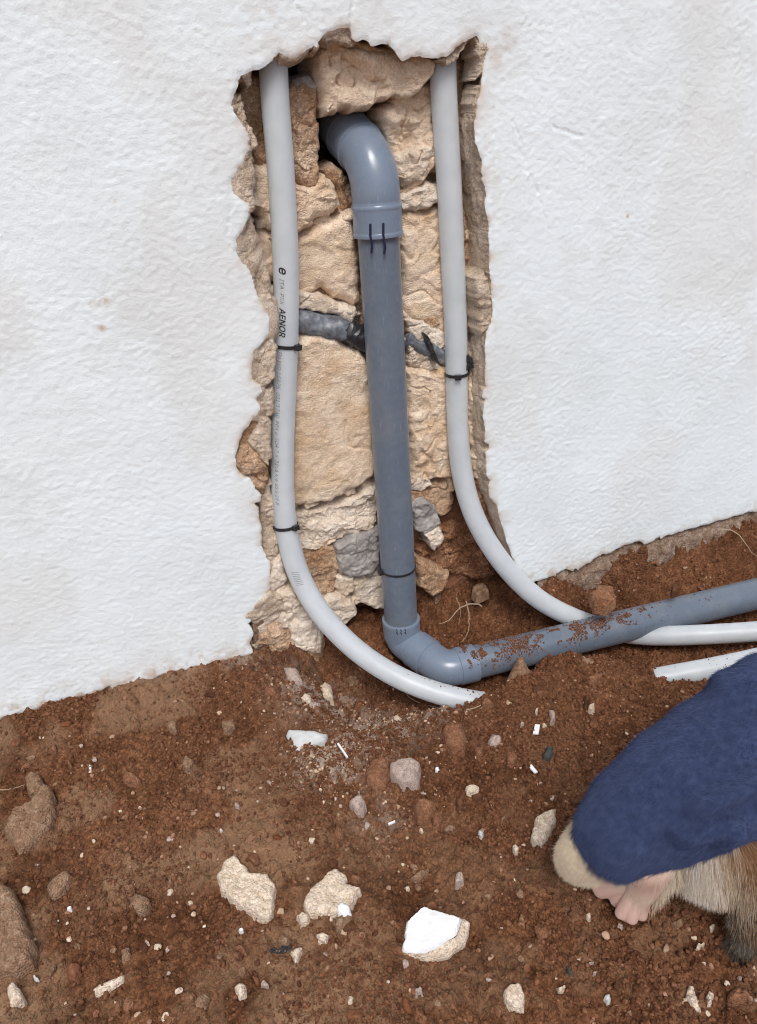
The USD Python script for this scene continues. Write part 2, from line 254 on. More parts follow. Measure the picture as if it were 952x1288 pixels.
for (a, b, w_, dp) in [((647,150),(662,215),.0010,.0014),((662,215),(677,240),.001,.0013),((677,240),(690,290),.0008,.001),((695,160),(730,172),.0014,.002),((612,490),(640,600),.0008,.0008),((285,300),(292,262),.0008,.0012),((372,0),(380,24),.0008,.0016),((380,24),(388,46),.0008,.0016),((443,0),(441,36),.0008,.002)]:
    A, B = wxz([a, b]); dl = cKDTree(np.linspace(A, B, 200)).query((P2 + .004 * (np.stack([noise(p3(P2 * 120), 8), noise(p3(P2 * 120), 9)], 1) - .5)))[0]; yrel += dp * np.exp(-(dl / w_) ** 2)
dust = np.clip(.55 * np.exp(-dedge / .012) * ss(.45, .62, fbm(p3(P2 * 45), 3, 70)) + .5 * np.exp(-dedge / .0025) * ss(.4, .6, fbm(p3(P2 * 120), 2, 71)), 0, 1) * ss(-.02, .03, P2[:, 1])
for (x, y, r, a) in [(625,60,.030,.42),(345,40,.05,.22),(630,220,.02,.25),(128,380,.006,.55),(116,383,.003,.7),(128,413,.004,.55),(133,380,.004,.6),(430,50,.02,.3),(875,278,.010,.22),(143,253,.002,.8),(790,272,.002,.9),(480,30,.03,.2),(735,320,.012,.10)]:
    cpt = wxz([(x, y)])[0]; dd = np.linalg.norm((P2 - cpt) * [1, 1.3], axis=1) / r; dust = np.maximum(dust, a * np.exp(-dd ** 2) * (ss(.22, .5, fbm(p3(P2 * 260), 3, 72)) * 2.2 if r < .01 else ss(.35, .6, fbm(p3(P2 * 50), 3, 72)) * 1.4))
dust += (.6 * np.exp(-np.maximum(P2[:, 1] - .012, 0) / .012) * ss(.40, .6, fbm(p3(P2 * 70), 3, 75)) + .5 * np.exp(-P2[:, 1] / .05) * ss(.70, .76, fbm(p3(P2 * 230), 2, 76))) * (P2[:, 1] < .2)
dust = np.maximum(dust, .16 * ss(.52, .7, fbm(p3(P2 * np.array([9, 6])), 4, 77)))
WALLP = thing('rendered_wall', (0, 0, 0), 'white painted rough rendered wall with a channel hacked open through it', 'wall')
obj('paint_coat', (np.c_[P2[:, 0], yrel, P2[:, 1]], F[:, [0, 1, 2]]), 'white_paint', WALLP, smooth=True, prim_color={'dust': np.clip(dust, 0, 1)})

# broken thickness of the render round the opening
cut = ss(.17, .2, C[:, 0]) * ss(.02, .08, C[:, 1]) * (1 - ss(.60, .66, C[:, 1]))
n = len(C); side_l = ss(.02, -.02, C[:, 0]) * ss(0, .03, C[:, 1]) * (C[:, 0] > -.2); topm = ss(.66, .70, C[:, 1]); lowm = (C[:, 0] < -.155) | (C[:, 0] > .262)
amount = .004 + side_l * (.004 + .018 * ss(.35, .65, fbm(p3(C * 45, 2.), 3, 81))) - .016 * topm + .004 * cut
from scipy.ndimage import gaussian_filter1d
Cs = gaussian_filter1d(C, 14, axis=0, mode='nearest')
rings, thick = [], []
for kk, dpt in enumerate([0, .0009, .0025, .0045, .007, .010, .013, .0165, .020, .024, .028, .033, .038, .045, .052, .060, .07]):
    w_ = ss(0, .03, dpt) * (1 - side_l) + side_l * min(1, (dpt / .024)) ** .55; nz = fbm(p3(C * 120, dpt * 150), 3, 83) - .5
    off = amount * w_ * (1 - .3 * cut) + (.0060 * nz * (1 - cut) + cut * (.006 * (fbm(p3(C * 26, dpt * 60), 3, 86) - .5) + .0014 * (fbm(p3(C * np.array([200, 60]), dpt * 260), 3, 87) - .5))) * ss(0, .006, dpt)
    off = np.where(lowm, .002 * nz - .010 * ss(.004, .03, dpt), off) - .0004 * (kk == 1)
    w2 = (ss(.001, .014, dpt) * np.where(lowm, .3, .85))[:, None]; pp = C * (1 - w2) + Cs * w2 + nrm * off[:, None]; y0 = -relief(C) + .0016 if kk == 0 else 0
    yy = y0 if kk == 0 else dpt + .0016 * (fbm(p3(C * 150, kk * .8), 2, 85) - .5) * (kk > 1) - relief(C) + .0016
    rings.append(np.c_[pp[:, 0], np.broadcast_to(yy, n), pp[:, 1]])
V = np.vstack(rings); i, j = np.meshgrid(np.arange(len(rings) - 1), np.arange(n - 1), indexing='ij')
qd = np.stack([i * n + j, i * n + j + 1, (i + 1) * n + j + 1, (i + 1) * n + j], -1).reshape(-1, 4)
obj('broken_edge', (V, np.vstack([qd[:, [2, 1, 0]], qd[:, [3, 2, 0]]])), 'render_mortar', WALLP)

# rubble core behind: rough mortar and earth, with the dark pockets by the elbow and the top corner
gx, gz_ = np.meshgrid(np.arange(-.17, .32, .0022), np.arange(-.16, .84, .0022)); p = np.stack([gx.ravel(), gz_.ravel()], 1)
dep = .066 + .022 * (fbm(p3(p * 22), 4, 90) - .5) + .012 * (terrace(fbm(p3(p * np.array([30, 60])), 4, 91), 5) - .5) + .005 * (fbm(p3(p * 140), 3, 92) - .5)
for (x, y, r, a) in [(428,160,.050,.16),(392,74,.036,.15),(595,62,.022,.05),(340,90,.02,.04),(452,775,.030,.035),(560,690,.030,.03)]:
    cpt = wxz([(x, y)], .07)[0]; dd = np.linalg.norm(p - cpt, axis=1) / r; dep += a * ss(1.25, .8, dd)
nx, nz_ = gx.shape[1], gx.shape[0]; idx = np.arange(nx * nz_).reshape(nz_, nx)
qd = np.stack([idx[:-1, :-1], idx[:-1, 1:], idx[1:, 1:], idx[1:, :-1]], -1).reshape(-1, 4)
soilm = np.clip(ss(.14, .02, p[:, 1] + .10 * (fbm(p3(p * 20), 3, 93) - .5) - .07 * ss(.04, .12, p[:, 0])) , 0, 1)
obj('rubble_core', (np.c_[p[:, 0], dep, p[:, 1]], qd), 'core', WALLP, smooth=True, prim_color={'soil': soilm})

def stone(pts, Y, mat, H=.03, edge=.010, res=.0016, rough=.003, terr=.003, freq=45., jag=.0025, tilt=(0, 0), steps=4, name='stone', label=None):
    stone.n += 1
    terr, rough = terr * 1.5, rough * 1.5; pg = Polygon(wxz(pts, Y)).buffer(.0035 if name == 'stone' else .005, join_style=2, mitre_limit=2)
    m = on_wall(lump(np.array(pg.exterior.coords)[:-1], H, edge, res, 100 + stone.n, rough, terr, freq, jag, .02, tilt, steps), Y + H)
    return obj(name, (m[0], m[1]), mat, WALLP, smooth=32, label=label)
stone.n = 0
stone([(403,50),(440,48),(470,55),(505,62),(546,70),(545,96),(530,112),(514,124),(500,120),(492,128),(480,126),(470,136),(450,139),(430,141),(413,147),(406,120),(402,84)], .026, 'stone_tan', H=.06, edge=.008, terr=.005, tilt=(.1, .12))
stone([(425,56),(470,62),(535,74),(538,92),(516,104),(492,97),(470,100),(455,86),(436,72)], .020, 'stone_tan', H=.02, edge=.012, rough=.003, terr=.003)
stone([(362,108),(378,104),(398,106),(401,130),(403,170),(404,196),(402,224),(396,240),(380,238),(366,220),(340,200),(345,120)], .042, 'stone_brown', terr=.004, steps=6)
stone([(368,104),(382,96),(396,98),(402,108),(390,116),(372,118)], .044, 'stone_grey', H=.02, edge=.006)
stone([(298,100),(330,88),(352,88),(352,160),(345,205),(325,212),(312,180),(300,140)], .050, 'stone_brown', terr=.004)
stone([(310,215),(350,204),(372,232),(392,238),(410,222),(424,236),(432,260),(418,272),(398,276),(390,288),(372,294),(340,290),(318,262)], .036, 'stone_tan', terr=.005, edge=.012, steps=5)
stone([(408,214),(420,208),(436,222),(446,262),(430,268),(424,240),(412,228)], .058, 'stone_brown', terr=.004)
stone([(305,292),(335,286),(374,296),(400,282),(430,274),(446,270),(454,320),(456,382),(446,388),(430,378),(418,374),(405,362),(392,372),(372,362),(330,352),(312,326)], .044, 'stone_tan', rough=.002, terr=.003, edge=.014, freq=30)
stone([(330,360),(372,364),(400,372),(432,384),(452,396),(446,410),(420,396),(384,390),(350,388)], .042, 'stone_pale', H=.03, terr=.003, edge=.008)
stone([(340,432),(366,428),(398,416),(420,424),(434,432),(456,440),(470,470),(474,520),(477,590),(468,604),(440,622),(420,634),(398,636),(370,642),(340,640),(332,560),(334,500)], .036, 'stone_tan', H=.04, rough=.0022, terr=.002, edge=.012, freq=26)
stone([(482,140),(500,126),(522,118),(548,98),(552,150),(556,196),(540,214),(532,232),(508,246),(498,210),(490,174)], .044, 'stone_tan', terr=.006, steps=6, edge=.009)
stone([(498,196),(520,188),(548,182),(545,206),(533,226),(512,234),(502,222)], .034, 'stone_pale', H=.025, terr=.003, edge=.008)
stone([(500,246),(530,234),(555,232),(558,252),(538,262),(516,266),(504,262)], .040, 'stone_pale', H=.03, edge=.007, terr=.003)
stone([(504,268),(520,264),(540,266),(562,258),(572,300),(578,360),(578,420),(560,424),(540,412),(512,400),(506,340)], .042, 'stone_tan', rough=.0025, terr=.003, edge=.011, freq=30)
stone([(572,66),(592,56),(602,70),(600,120),(594,160),(586,196),(560,206),(562,120)], .050, 'stone_brown', terr=.003)
stone([(560,210),(586,200),(598,236),(606,300),(608,360),(606,430),(600,456),(566,440),(572,300)], .052, 'stone_brown', terr=.004, edge=.007)
stone([(505,392),(530,404),(560,418),(572,430),(556,452),(535,440),(515,424)], .042, 'stone_pale', H=.03, edge=.007)
stone([(512,430),(528,436),(546,450),(556,462),(540,466),(516,462)], .046, 'stone_pale', H=.025, edge=.005, rough=.004)
stone([(512,464),(545,468),(566,460),(590,480),(600,540),(596,590),(580,604),(552,602),(530,612),(517,608),(514,530)], .040, 'stone_tan', terr=.003, edge=.012, H=.035)
stone([(596,440),(606,470),(607,560),(606,600),(598,604),(592,540),(590,480)], .030, 'stone_tan', H=.04, edge=.006)
# small rubble and mortar lumps filling the joints
r = np.random.default_rng(77); JO = [((336,290),(450,272)),((350,356),(452,392)),((345,645),(478,604)),((424,690),(440,760)),((500,246),(560,230)),((512,388),(575,425)),((515,612),(590,600)),((350,200),(372,240)),((560,120),(562,260)),((500,130),(550,100)),((560,300),(580,420)),((586,200),(604,440)),((350,690),(430,690)),((352,440),(345,640)),((520,640),(560,690)),((310,210),(330,290))]
for (a, b) in JO:
    for k in range(4):
        t = (k + r.uniform(.2, .8)) / 4; x0, y0 = a[0] + (b[0] - a[0]) * t + r.normal() * 4, a[1] + (b[1] - a[1]) * t + r.normal() * 4; rad = r.uniform(6, 15); ph = np.sort(r.uniform(0, 6.283, 8))
        stone([(x0 + rad * math.cos(q_) * r.uniform(.7, 1.3), y0 + rad * .7 * math.sin(q_) * r.uniform(.7, 1.2)) for q_ in ph], r.uniform(.042, .054), r.choice(['stone_tan', 'stone_pale', 'stone_brown', 'stone_tan']), H=.02, edge=.005, rough=.003, terr=.002)
# layered mortar and broken rock low down
stone([(352,650),(400,642),(440,630),(476,608),(480,640),(470,668),(440,676),(410,690),(372,690),(350,690)], .044, 'stone_pale', terr=.006, steps=7, edge=.008, rough=.004)
stone([(356,694),(400,690),(424,686),(430,712),(426,742),(410,756),(384,752),(360,730)], .042, 'stone_brown', terr=.004, edge=.010)
stone([(424,690),(450,676),(484,664),(486,704),(470,722),(444,728),(428,722)], .034, 'stone_grey', H=.03, terr=.004, edge=.007)
stone([(424,728),(446,726),(446,742),(434,752),(424,744)], .036, 'stone_pale', H=.025, edge=.006)
stone([(440,730),(470,722),(488,712),(492,750),(484,772),(462,764),(446,756)], .044, 'stone_pale', terr=.003)
stone([(402,758),(430,748),(446,760),(450,772),(436,790),(418,804),(396,800),(384,780)], .030, 'stone_pale', H=.035, edge=.008)
stone([(514,612),(540,612),(566,604),(575,622),(572,646),(546,652),(530,662),(518,650)], .048, 'stone_brown', terr=.005, steps=6)
stone([(518,636),(534,630),(548,640),(556,658),(540,672),(524,668)], .036, 'stone_grey', H=.028, edge=.005)
stone([(536,672),(552,664),(560,678),(546,692)], .034, 'stone_pale', H=.025, edge=.004)
stone([(520,690),(560,660),(600,650),(625,680),(640,720),(610,730),(570,724),(540,722)], .058, 'stone_red', terr=.006, H=.03, edge=.012, rough=.005)
stone([(526,706),(548,714),(566,726),(560,742),(545,752),(530,740)], .036, 'stone_brown', H=.03, edge=.008)
stone([(590,612),(606,604),(616,640),(632,690),(644,730),(628,716),(606,670)], .030, 'stone_red', H=.04, edge=.008, terr=.004)
stone([(318,790),(346,770),(380,770),(410,806),(420,830),(400,856),(360,856),(330,846),(318,826)], .004, 'stone_brown', H=.06, terr=.006, edge=.02, rough=.005)
stone([(344,744),(372,740),(398,772),(412,800),(404,826),(376,822),(352,790)], .000, 'stone_pale', H=.05, terr=.004, edge=.014)
# pieces of the render that broke away but still cling to the sides
def chunk(pts, Y, mat='render_mortar', H=.014, edge=.006, **k): return stone(pts, Y, mat, H=H, edge=edge, name='render_chunk', **k)
chunk([(290,226),(303,209),(315,196),(316,214),(321,230),(318,242),(311,254),(303,250),(293,243)], .004, rough=.002, terr=.002)
chunk([(291,133),(297,145),(308,160),(316,176),(313,192),(318,184),(314,164),(304,146),(299,126)], .006, edge=.004)
chunk([(299,302),(306,287),(314,272),(322,290),(326,318),(336,350),(344,386),(341,400),(333,386),(324,371),(318,349),(309,333),(301,319)], .008, terr=.003, tilt=(-.2, 0))
chunk([(318,460),(325,440),(337,420),(345,440),(344,470),(336,484),(328,486),(316,477)], .006, terr=.003)
chunk([(322,502),(330,493),(342,492),(344,520),(336,526),(328,516)], .008)
chunk([(297,571),(304,546),(316,530),(330,520),(338,536),(337,572),(334,600),(330,620),(314,608),(302,594)], .006, 'stone_brown', H=.016, terr=.004, tilt=(-.12, 0), label='brown flake of render on the left side of the channel')
chunk([(318,560),(330,528),(338,534),(340,566),(336,582)], .001, H=.014)
chunk([(326,622),(338,610),(346,650),(348,690),(344,722),(336,704),(330,686),(328,660)], .012, terr=.003)
chunk([(338,738),(342,716),(352,704),(358,730),(356,752),(346,762),(336,752)], .006, 'stone_pale', H=.02)
chunk([(309,772),(324,756),(338,744),(352,752),(362,768),(354,786),(356,806),(338,810),(322,822),(313,812),(321,797),(317,781)], .003, H=.022, terr=.004, edge=.008, tilt=(.1, .1))
chunk([(403,46),(412,39),(438,36),(443,50),(425,46),(412,49)], .006, edge=.004, H=.012)
chunk([(568,69),(576,58),(583,53),(578,64),(573,73),(562,74)], .004, edge=.003, H=.012)
chunk([(600,48),(608,50),(613,66),(610,84),(604,92),(606,74)], .004, edge=.004, H=.016)
chunk([(599,132),(604,118),(607,128),(602,150),(599,158)], .006, edge=.003, H=.012)
chunk([(602,352),(612,346),(617,370),(620,400),(613,414),(606,420),(603,390)], .006, edge=.005, H=.02)
# rough footing under the painted coat
xs = np.arange(-.7, 1.4, .0025); zs = np.arange(-.14, .075, .0025); gx, gz_ = np.meshgrid(xs, zs); p = np.stack([gx.ravel(), gz_.ravel()], 1)
lowz = np.interp(p[:, 0], C[lowm & (C[:, 0] < 0)][:, 0], C[lowm & (C[:, 0] < 0)][:, 1]) * (p[:, 0] < 0) + np.interp(p[:, 0], C[lowm & (C[:, 0] > 0)][:, 0], C[lowm & (C[:, 0] > 0)][:, 1]) * (p[:, 0] >= 0)
yy = .008 + .016 * (fbm(p3(p * 26), 4, 96) - .5) + .008 * (fbm(p3(p * 110), 3, 97) - .5) - .010 * ss(.0, -.03, p[:, 1] - lowz) * (p[:, 0] > .2) + .06 * ss(.002, .012, p[:, 1] - lowz)
nx, nz_ = gx.shape[1], gx.shape[0]; idx = np.arange(nx * nz_).reshape(nz_, nx); qd = np.stack([idx[:-1, :-1], idx[:-1, 1:], idx[1:, 1:], idx[1:, :-1]], -1).reshape(-1, 4)
cc = p[qd].mean(1); qd = qd[(cc[:, 0] < -.146) | (cc[:, 0] > .262)]
obj('footing', (np.c_[p[:, 0], yy, p[:, 1]], qd), 'footing', WALLP, smooth=True)
#__GROUND__
# ------------------------------------------------------------------ the dug earth
MOUNDS = [(.232, -.122, .050, .026, .050), (.205, -.205, .10, .050, .030), (.30, -.30, .10, .04, .010), (.12, -.175, .05, .03, .012)]
def macro(x, y):
    wx = x + .03 * (noise(np.stack([x * 14, y * 14, x * 0], -1), 200) - .5); wy = y + .03 * (noise(np.stack([x * 14, y * 14, x * 0 + 5], -1), 201) - .5)
    z = -.026 * ss(-.20, -.10, wx) - .008 + .010 * ss(-.10, .01, wy) * ss(-.12, -.16, wx)
    ye = -.065 * ss(.27, .35, wx); pit = ss(-.145, -.105, wx) * ss(-.185 + ye, -.115 + ye, wy)
    z = z - .060 * pit * (1 - .45 * ss(.10, -.10, wx))
    z = z + ss(-.055, .01, wy) * ss(.20, .30, wx) * (.085 + .016 * ss(.33, .42, wx))                                   # bank of earth below the right-hand wall
    z = z + ss(-.02, .09, wy) * ss(.04, .10, wx) * ss(.30, .24, wx) * .085                 # earth sloping up the back of the channel
    z = z + ss(-.04, .06, wy) * ss(.06, .0, wx) * ss(-.16, -.13, wx) * .05
    for (cx, cy, a, b, h) in MOUNDS: z = z + h * np.exp(-((wx - cx) / a) ** 2 - ((wy - cy) / b) ** 2)
    return z
def gz(x, y, fine=True):
    x, y = np.asarray(x, float), np.asarray(y, float); q = np.stack([x, y, x * 0], -1); z = macro(x, y)
    lm = ss(-.1, -.25, x)
    z = z + .014 * (fbm(q * 11, 3, 210) - .5) + .010 * (fbm(q * 38, 3, 211) - .5) + .011 * (np.abs(fbm(q * 42 + .02 * x[..., None], 3, 216) - .5) * 2 - .2) * (.35 + .65 * ss(.40, .58, fbm(q * 9, 2, 217)))
    pm = ss(-.16, -.11, x) * ss(-.15, -.08, y); z = z + pm * (.018 * (np.abs(fbm(q * 48, 3, 226) - .5) * 2 - .42) + .020 * (fbm(q * 26, 3, 227) - .56))      # freshly broken earth in the trench
    if fine:
        z = z + .0070 * (np.abs(fbm(q * 95, 3, 212) - .5) * 4 - .4) * .7 + .0050 * (fbm(q * 95, 3, 218) - .5) + .0055 * (fbm(q * 260, 3, 213) - .5) * (1 - .35 * lm)
        z = z + .006 * np.maximum(fbm(q * 70, 2, 214) - .56, 0) * 6 * .35
    return z
def axis(a, b, step, lo, hi):
    mid = np.arange(a, b, step); grow = lambda d: np.cumsum(step * 1.25 ** np.arange(1, 40))
    l = a - grow(0); r = mid[-1] + grow(0); return np.r_[l[l > lo][::-1], mid, r[r < hi]]
X, Y = axis(-.62, .86, .0019, -9, 9), axis(-.70, .10, .0019, -9, .13)
gx, gy = np.meshgrid(X, Y); z = gz(gx, gy); nx, ny = len(X), len(Y); idx = np.arange(nx * ny).reshape(ny, nx)
qd = np.stack([idx[:-1, :-1], idx[:-1, 1:], idx[1:, 1:], idx[1:, :-1]], -1).reshape(-1, 4)
q2 = np.stack([gx, gy, gx * 0], -1)
pale = .55 * ss(-.08, -.30, gx + .12 * (fbm(q2 * 9, 2, 220) - .5)) * ss(.40, .60, fbm(q2 * 16, 4, 221)) + .30 * ss(.45, .62, fbm(q2 * 30, 3, 222)) * ss(-.1, -.5, gy)
chalk = np.zeros_like(pale)
for (x, y, r, a) in [(412,968,.036,.95),(475,905,.055,.75),(405,872,.05,.75),(480,1030,.03,.3),(545,885,.035,.5),(440,935,.04,.5),(310,850,.03,.35),(220,862,.03,.3)]:
    P = level(x, y, -.03); chalk = np.maximum(chalk, a * np.exp(-(((gx - P[0]) ** 2 + (gy - P[1]) ** 2) / r ** 2)) * ss(.38, .55, fbm(q2 * 110, 3, 223)))
obj('ground', (np.stack([gx, gy, z], -1).reshape(-1, 3), qd), 'soil', smooth=True, prim_color={'pale': np.clip(pale, 0, .95).ravel(), 'chalk': np.clip(chalk, 0, .9).ravel()}, kind='structure', label='dug reddish brown earth with pebbles and clods')

def spot(px, py):
    Z = -.02
    for _ in range(8): P = level(px, py, Z); Z = float(gz(P[0], P[1], False))
    return np.array([P[0], P[1], Z])
#__PIPES__
# ------------------------------------------------------------------ grey waste pipe
def wrap(mesh2d, P, r, T, right, out, lift=.0004, rot=False):
    """lays flat lettering (x along the axis T, y round it) on a tube of radius r at axis point P"""
    v = np.array(mesh2d.vertices); a = v[:, 1] / r; rad = r + lift * (v[:, 2] > 1e-6) + .00005
    return trimesh.Trimesh(P + v[:, :1] * T + rad[:, None] * (np.cos(a)[:, None] * out + np.sin(a)[:, None] * right), mesh2d.faces, process=False)
def strip(pts, w_, t=.0003):
    m = trimesh.creation.extrude_polygon(LineString(pts).buffer(w_ / 2), t, engine='earcut'); return trimesh.Trimesh(*trimesh.remesh.subdivide_to_size(m.vertices, m.faces, .003))
YP = .020
A, B = wall(475.5, 290, .024), wall(505, 792, .002)
dn = (B - A) / np.linalg.norm(B - A)
WP = thing('waste_pipe', B, 'grey plastic waste pipe running down the channel and away along the wall', 'pipe')
obj('pipe', sweep(np.linspace(A - dn * .01, B, 60), .025, 56), 'pvc', WP, smooth=40)
# top elbow: turns back into the wall
z0 = A - dn * .040; R = .050; upv = -dn
BK = np.array([-.14, .99, 0]); bend = [z0 + upv * R * math.sin(a) + BK * R * (1 - math.cos(a)) for a in np.linspace(0, math.radians(66), 26)]; OB = upv * math.cos(math.radians(66)) + BK * math.sin(math.radians(66))
el = obj('elbow', sweep(np.vstack([[A - dn * .024], [A - dn * .030], bend, [bend[-1] + OB * .008]]), np.r_[.0262, .0284, np.full(26, .0284), .0284], 56), 'pvc_fitting', WP, smooth=40)
s0 = A + dn * .007; prof = [(0, .0262), (.0008, .0296), (.003, .0301), (.0052, .0298), (.0062, .0292), (.030, .0292), (.0312, .0297), (.0332, .0301), (.0352, .0297), (.0365, .0288), (.040, .0283)]
obj('socket', sweep([s0 - dn * t for t, _ in prof], [r for _, r in prof], 56), 'pvc_fitting', el, smooth=25)
e0 = bend[-1] + OB * .001; obj('socket', sweep([e0 + OB * t for t, _ in prof[::-1]][::-1] + [e0 + OB * .1], [r for _, r in prof] + [.025], 56), 'pvc_fitting', el, smooth=25)
outA = np.array([EYE[0] - A[0], EYE[1] - A[1], 0]); outA -= dn * (outA @ dn); outA /= np.linalg.norm(outA); rgA = np.cross(outA, dn); rgA = rgA if rgA @ cr > 0 else -rgA
for off_, ln in ((-.0085, .030), (.0065, .032)):
    st = strip([(-.012, off_), (0, off_ - .0008), (ln * .4, off_ + .0006), (ln - .012, off_ - .0008)], .0028)
    obj('pen_mark', wrap(st, A + dn * (.002), .0297, dn, rgA, outA), 'ink', WP)
# two 45 degree elbows at the foot, then the run along the trench
Q1 = level(560, 842, -.056); Q2 = level(600, 838, -.054); Q3 = level(700, 803, -.050); Q4 = level(952, 752, -.045); run = (Q4 - Q2) / np.linalg.norm(Q4 - Q2)
d1 = Q1 - B; d1 /= np.linalg.norm(d1)
c1 = B + dn * .018; c2 = Q1 + .0 * run
def arc(P, a, b, r):
    """a sharp-ish bend at P from direction a to b"""
    t = r; return [(P - a * t) * (1 - s) ** 2 + P * 2 * s * (1 - s) + (P + b * t) * s * s for s in np.linspace(0, 1, 14)]
k1 = c1; dm = (c2 - c1) / np.linalg.norm(c2 - c1); Lm = np.linalg.norm(c2 - c1)
e1 = obj('elbow', sweep(np.vstack([[k1 - dn * .030], arc(k1, dn, dm, .016), [k1 + dm * (Lm * .42)]]), .0272, 56), 'pvc_fitting', WP, smooth=40)
pr2 = [(0, .0262), (.0008, .0286), (.003, .0292), (.0055, .0292), (.007, .0285), (.030, .0284), (.034, .0274)]
obj('socket', sweep([B + dn * (-.022 + t) for t, _ in pr2], [r for _, r in pr2], 56), 'pvc_fitting', e1, smooth=25)
e2 = obj('elbow', sweep(np.vstack([[k1 + dm * (Lm * .40)], arc(c2, dm, run, .016), [c2 + run * .032]]), .0268, 56), 'pvc_fitting', WP, smooth=40)
obj('socket', sweep([k1 + dm * (Lm * .30 + t) for t in (0, .001, .028, .029)], [.0276, .0288, .0288, .0272], 56), 'pvc_fitting', e2, smooth=25)
obj('socket', sweep([c2 + run * t for t in (.018, .019, .046, .047)], [.0268, .0282, .0280, .0255], 56), 'pvc_fitting', e2, smooth=25)
obj('pipe', sweep([c2 + run * t for t in np.linspace(.03, .75, 40)], .025, 56), 'pvc', WP, smooth=40)
PIPE_RUN = (c2, run)
for k, off_ in enumerate((-.0075, -.0015, .005)):
    for r_ in range(2):
        st = strip([(r_ * .0055, off_), (.0028 + r_ * .0055, off_ + .0012)], .0013); obj('pen_mark', wrap(st, B - dn * .021, .0288, dn, rgA, outA), 'ink', WP)

# ------------------------------------------------------------------ white flexible water hoses
HR = .0152
def hose(name, pts, label):
    P = spline(pts, 150); t = thing(name, pts[len(pts) // 2], label, 'hose'); obj('tube', sweep(P, HR, 40), 'pex', t, smooth=40); return t, P
hl = [wall(342, -20, .031), wall(343, 40, .030), wall(344, 90, .030), wall(352, 200, .029), wall(358, 300, .028), wall(360, 400, .027), wall(357, 500, .026), wall(355, 590, .022), wall(361, 670, .010), wall(383, 738, -.012), wall(425, 796, -.048), wall(490, 846, -.095), wall(555, 873, -.138), wall(608, 884, -.166)]
HL, PL = hose('water_hose', hl, 'printed white hose on the left of the channel, curving into the earth')
hr = [wall(555, -25, .035), wall(556, 35, .034), wall(557, 90, .034), wall(563, 200, .034), wall(569, 320, .034), wall(574, 450, .033), wall(577, 560, .028), wall(593, 640, .014), wall(628, 703, -.012), wall(677, 753, -.040), wall(732, 781, -.062), wall(790, 797, -.098), wall(860, 799, -.145), wall(952, 794, -.190), wall(1050, 782, -.235)]
HRT, PR = hose('water_hose', hr, 'white hose on the right of the channel, passing under the grey pipe')
HR0 = HR
h3 = [level(770, 866, -.060), level(830, 853, -.036), level(890, 842, -.026), level(952, 829, -.021), level(1060, 802, -.025), level(1200, 767, -.025)]
H3, P3_ = hose('water_hose', h3, 'white plastic hose end surfacing from the earth behind the dog')
# printing on the left hose, reading downwards
seg = np.r_[0, np.cumsum(np.linalg.norm(np.diff(PL, axis=0), axis=1))]
def at_px(P, y):
    d = (P - EYE); yy = CY - FPX * (d @ cu) / (d @ fw); return int(np.argmin(np.abs(yy - y)))
TL, _, _ = frames(PL)
def printed(txt, y, h, off_, mat, bold=False, italic=True):
    m = text_mesh(txt, h, .0002, bold); v = np.array(m.vertices)
    if italic: v[:, 0] += v[:, 1] * .22
    m = trimesh.Trimesh(*trimesh.remesh.subdivide_to_size(v, m.faces, .004)); v = np.array(m.vertices)
    i0 = at_px(PL, y); s = seg[i0] + v[:, 0]; Pc = np.stack([np.interp(s, seg, PL[:, k]) for k in range(3)], 1); Tc = np.stack([np.interp(s, seg, TL[:, k]) for k in range(3)], 1)
    out = EYE - Pc; out -= Tc * (out * Tc).sum(1, keepdims=True); out /= np.linalg.norm(out, axis=1, keepdims=True); rg = np.cross(Tc, out); rg *= np.sign(rg @ cr)[:, None]
    a = (off_ + v[:, 1]) / HR; rad = HR + .00012 + .0002 * (v[:, 2] > 1e-6)
    obj('printed_text', trimesh.Trimesh(Pc + rad[:, None] * (np.cos(a)[:, None] * out + np.sin(a)[:, None] * rg), m.faces, process=False), mat, HL)
printed('e', 335, .0105, -.0080, 'print_ink', True)
printed('ITA-PEX', 351, .0050, -.0075, 'faint_ink')
printed('AENOR', 381, .0072, -.0082, 'print_ink', True)
printed('-EN ISO 15875  001/1740  PEX a  SDR 7,4  32x4,4', 436, .0050, -.0098, 'faint_ink')
printed('/6 40 5 26 8', 598, .0048, -.0104, 'faint_ink')
printed('||||||||', 716, .0062, -.0075, 'faint_ink')

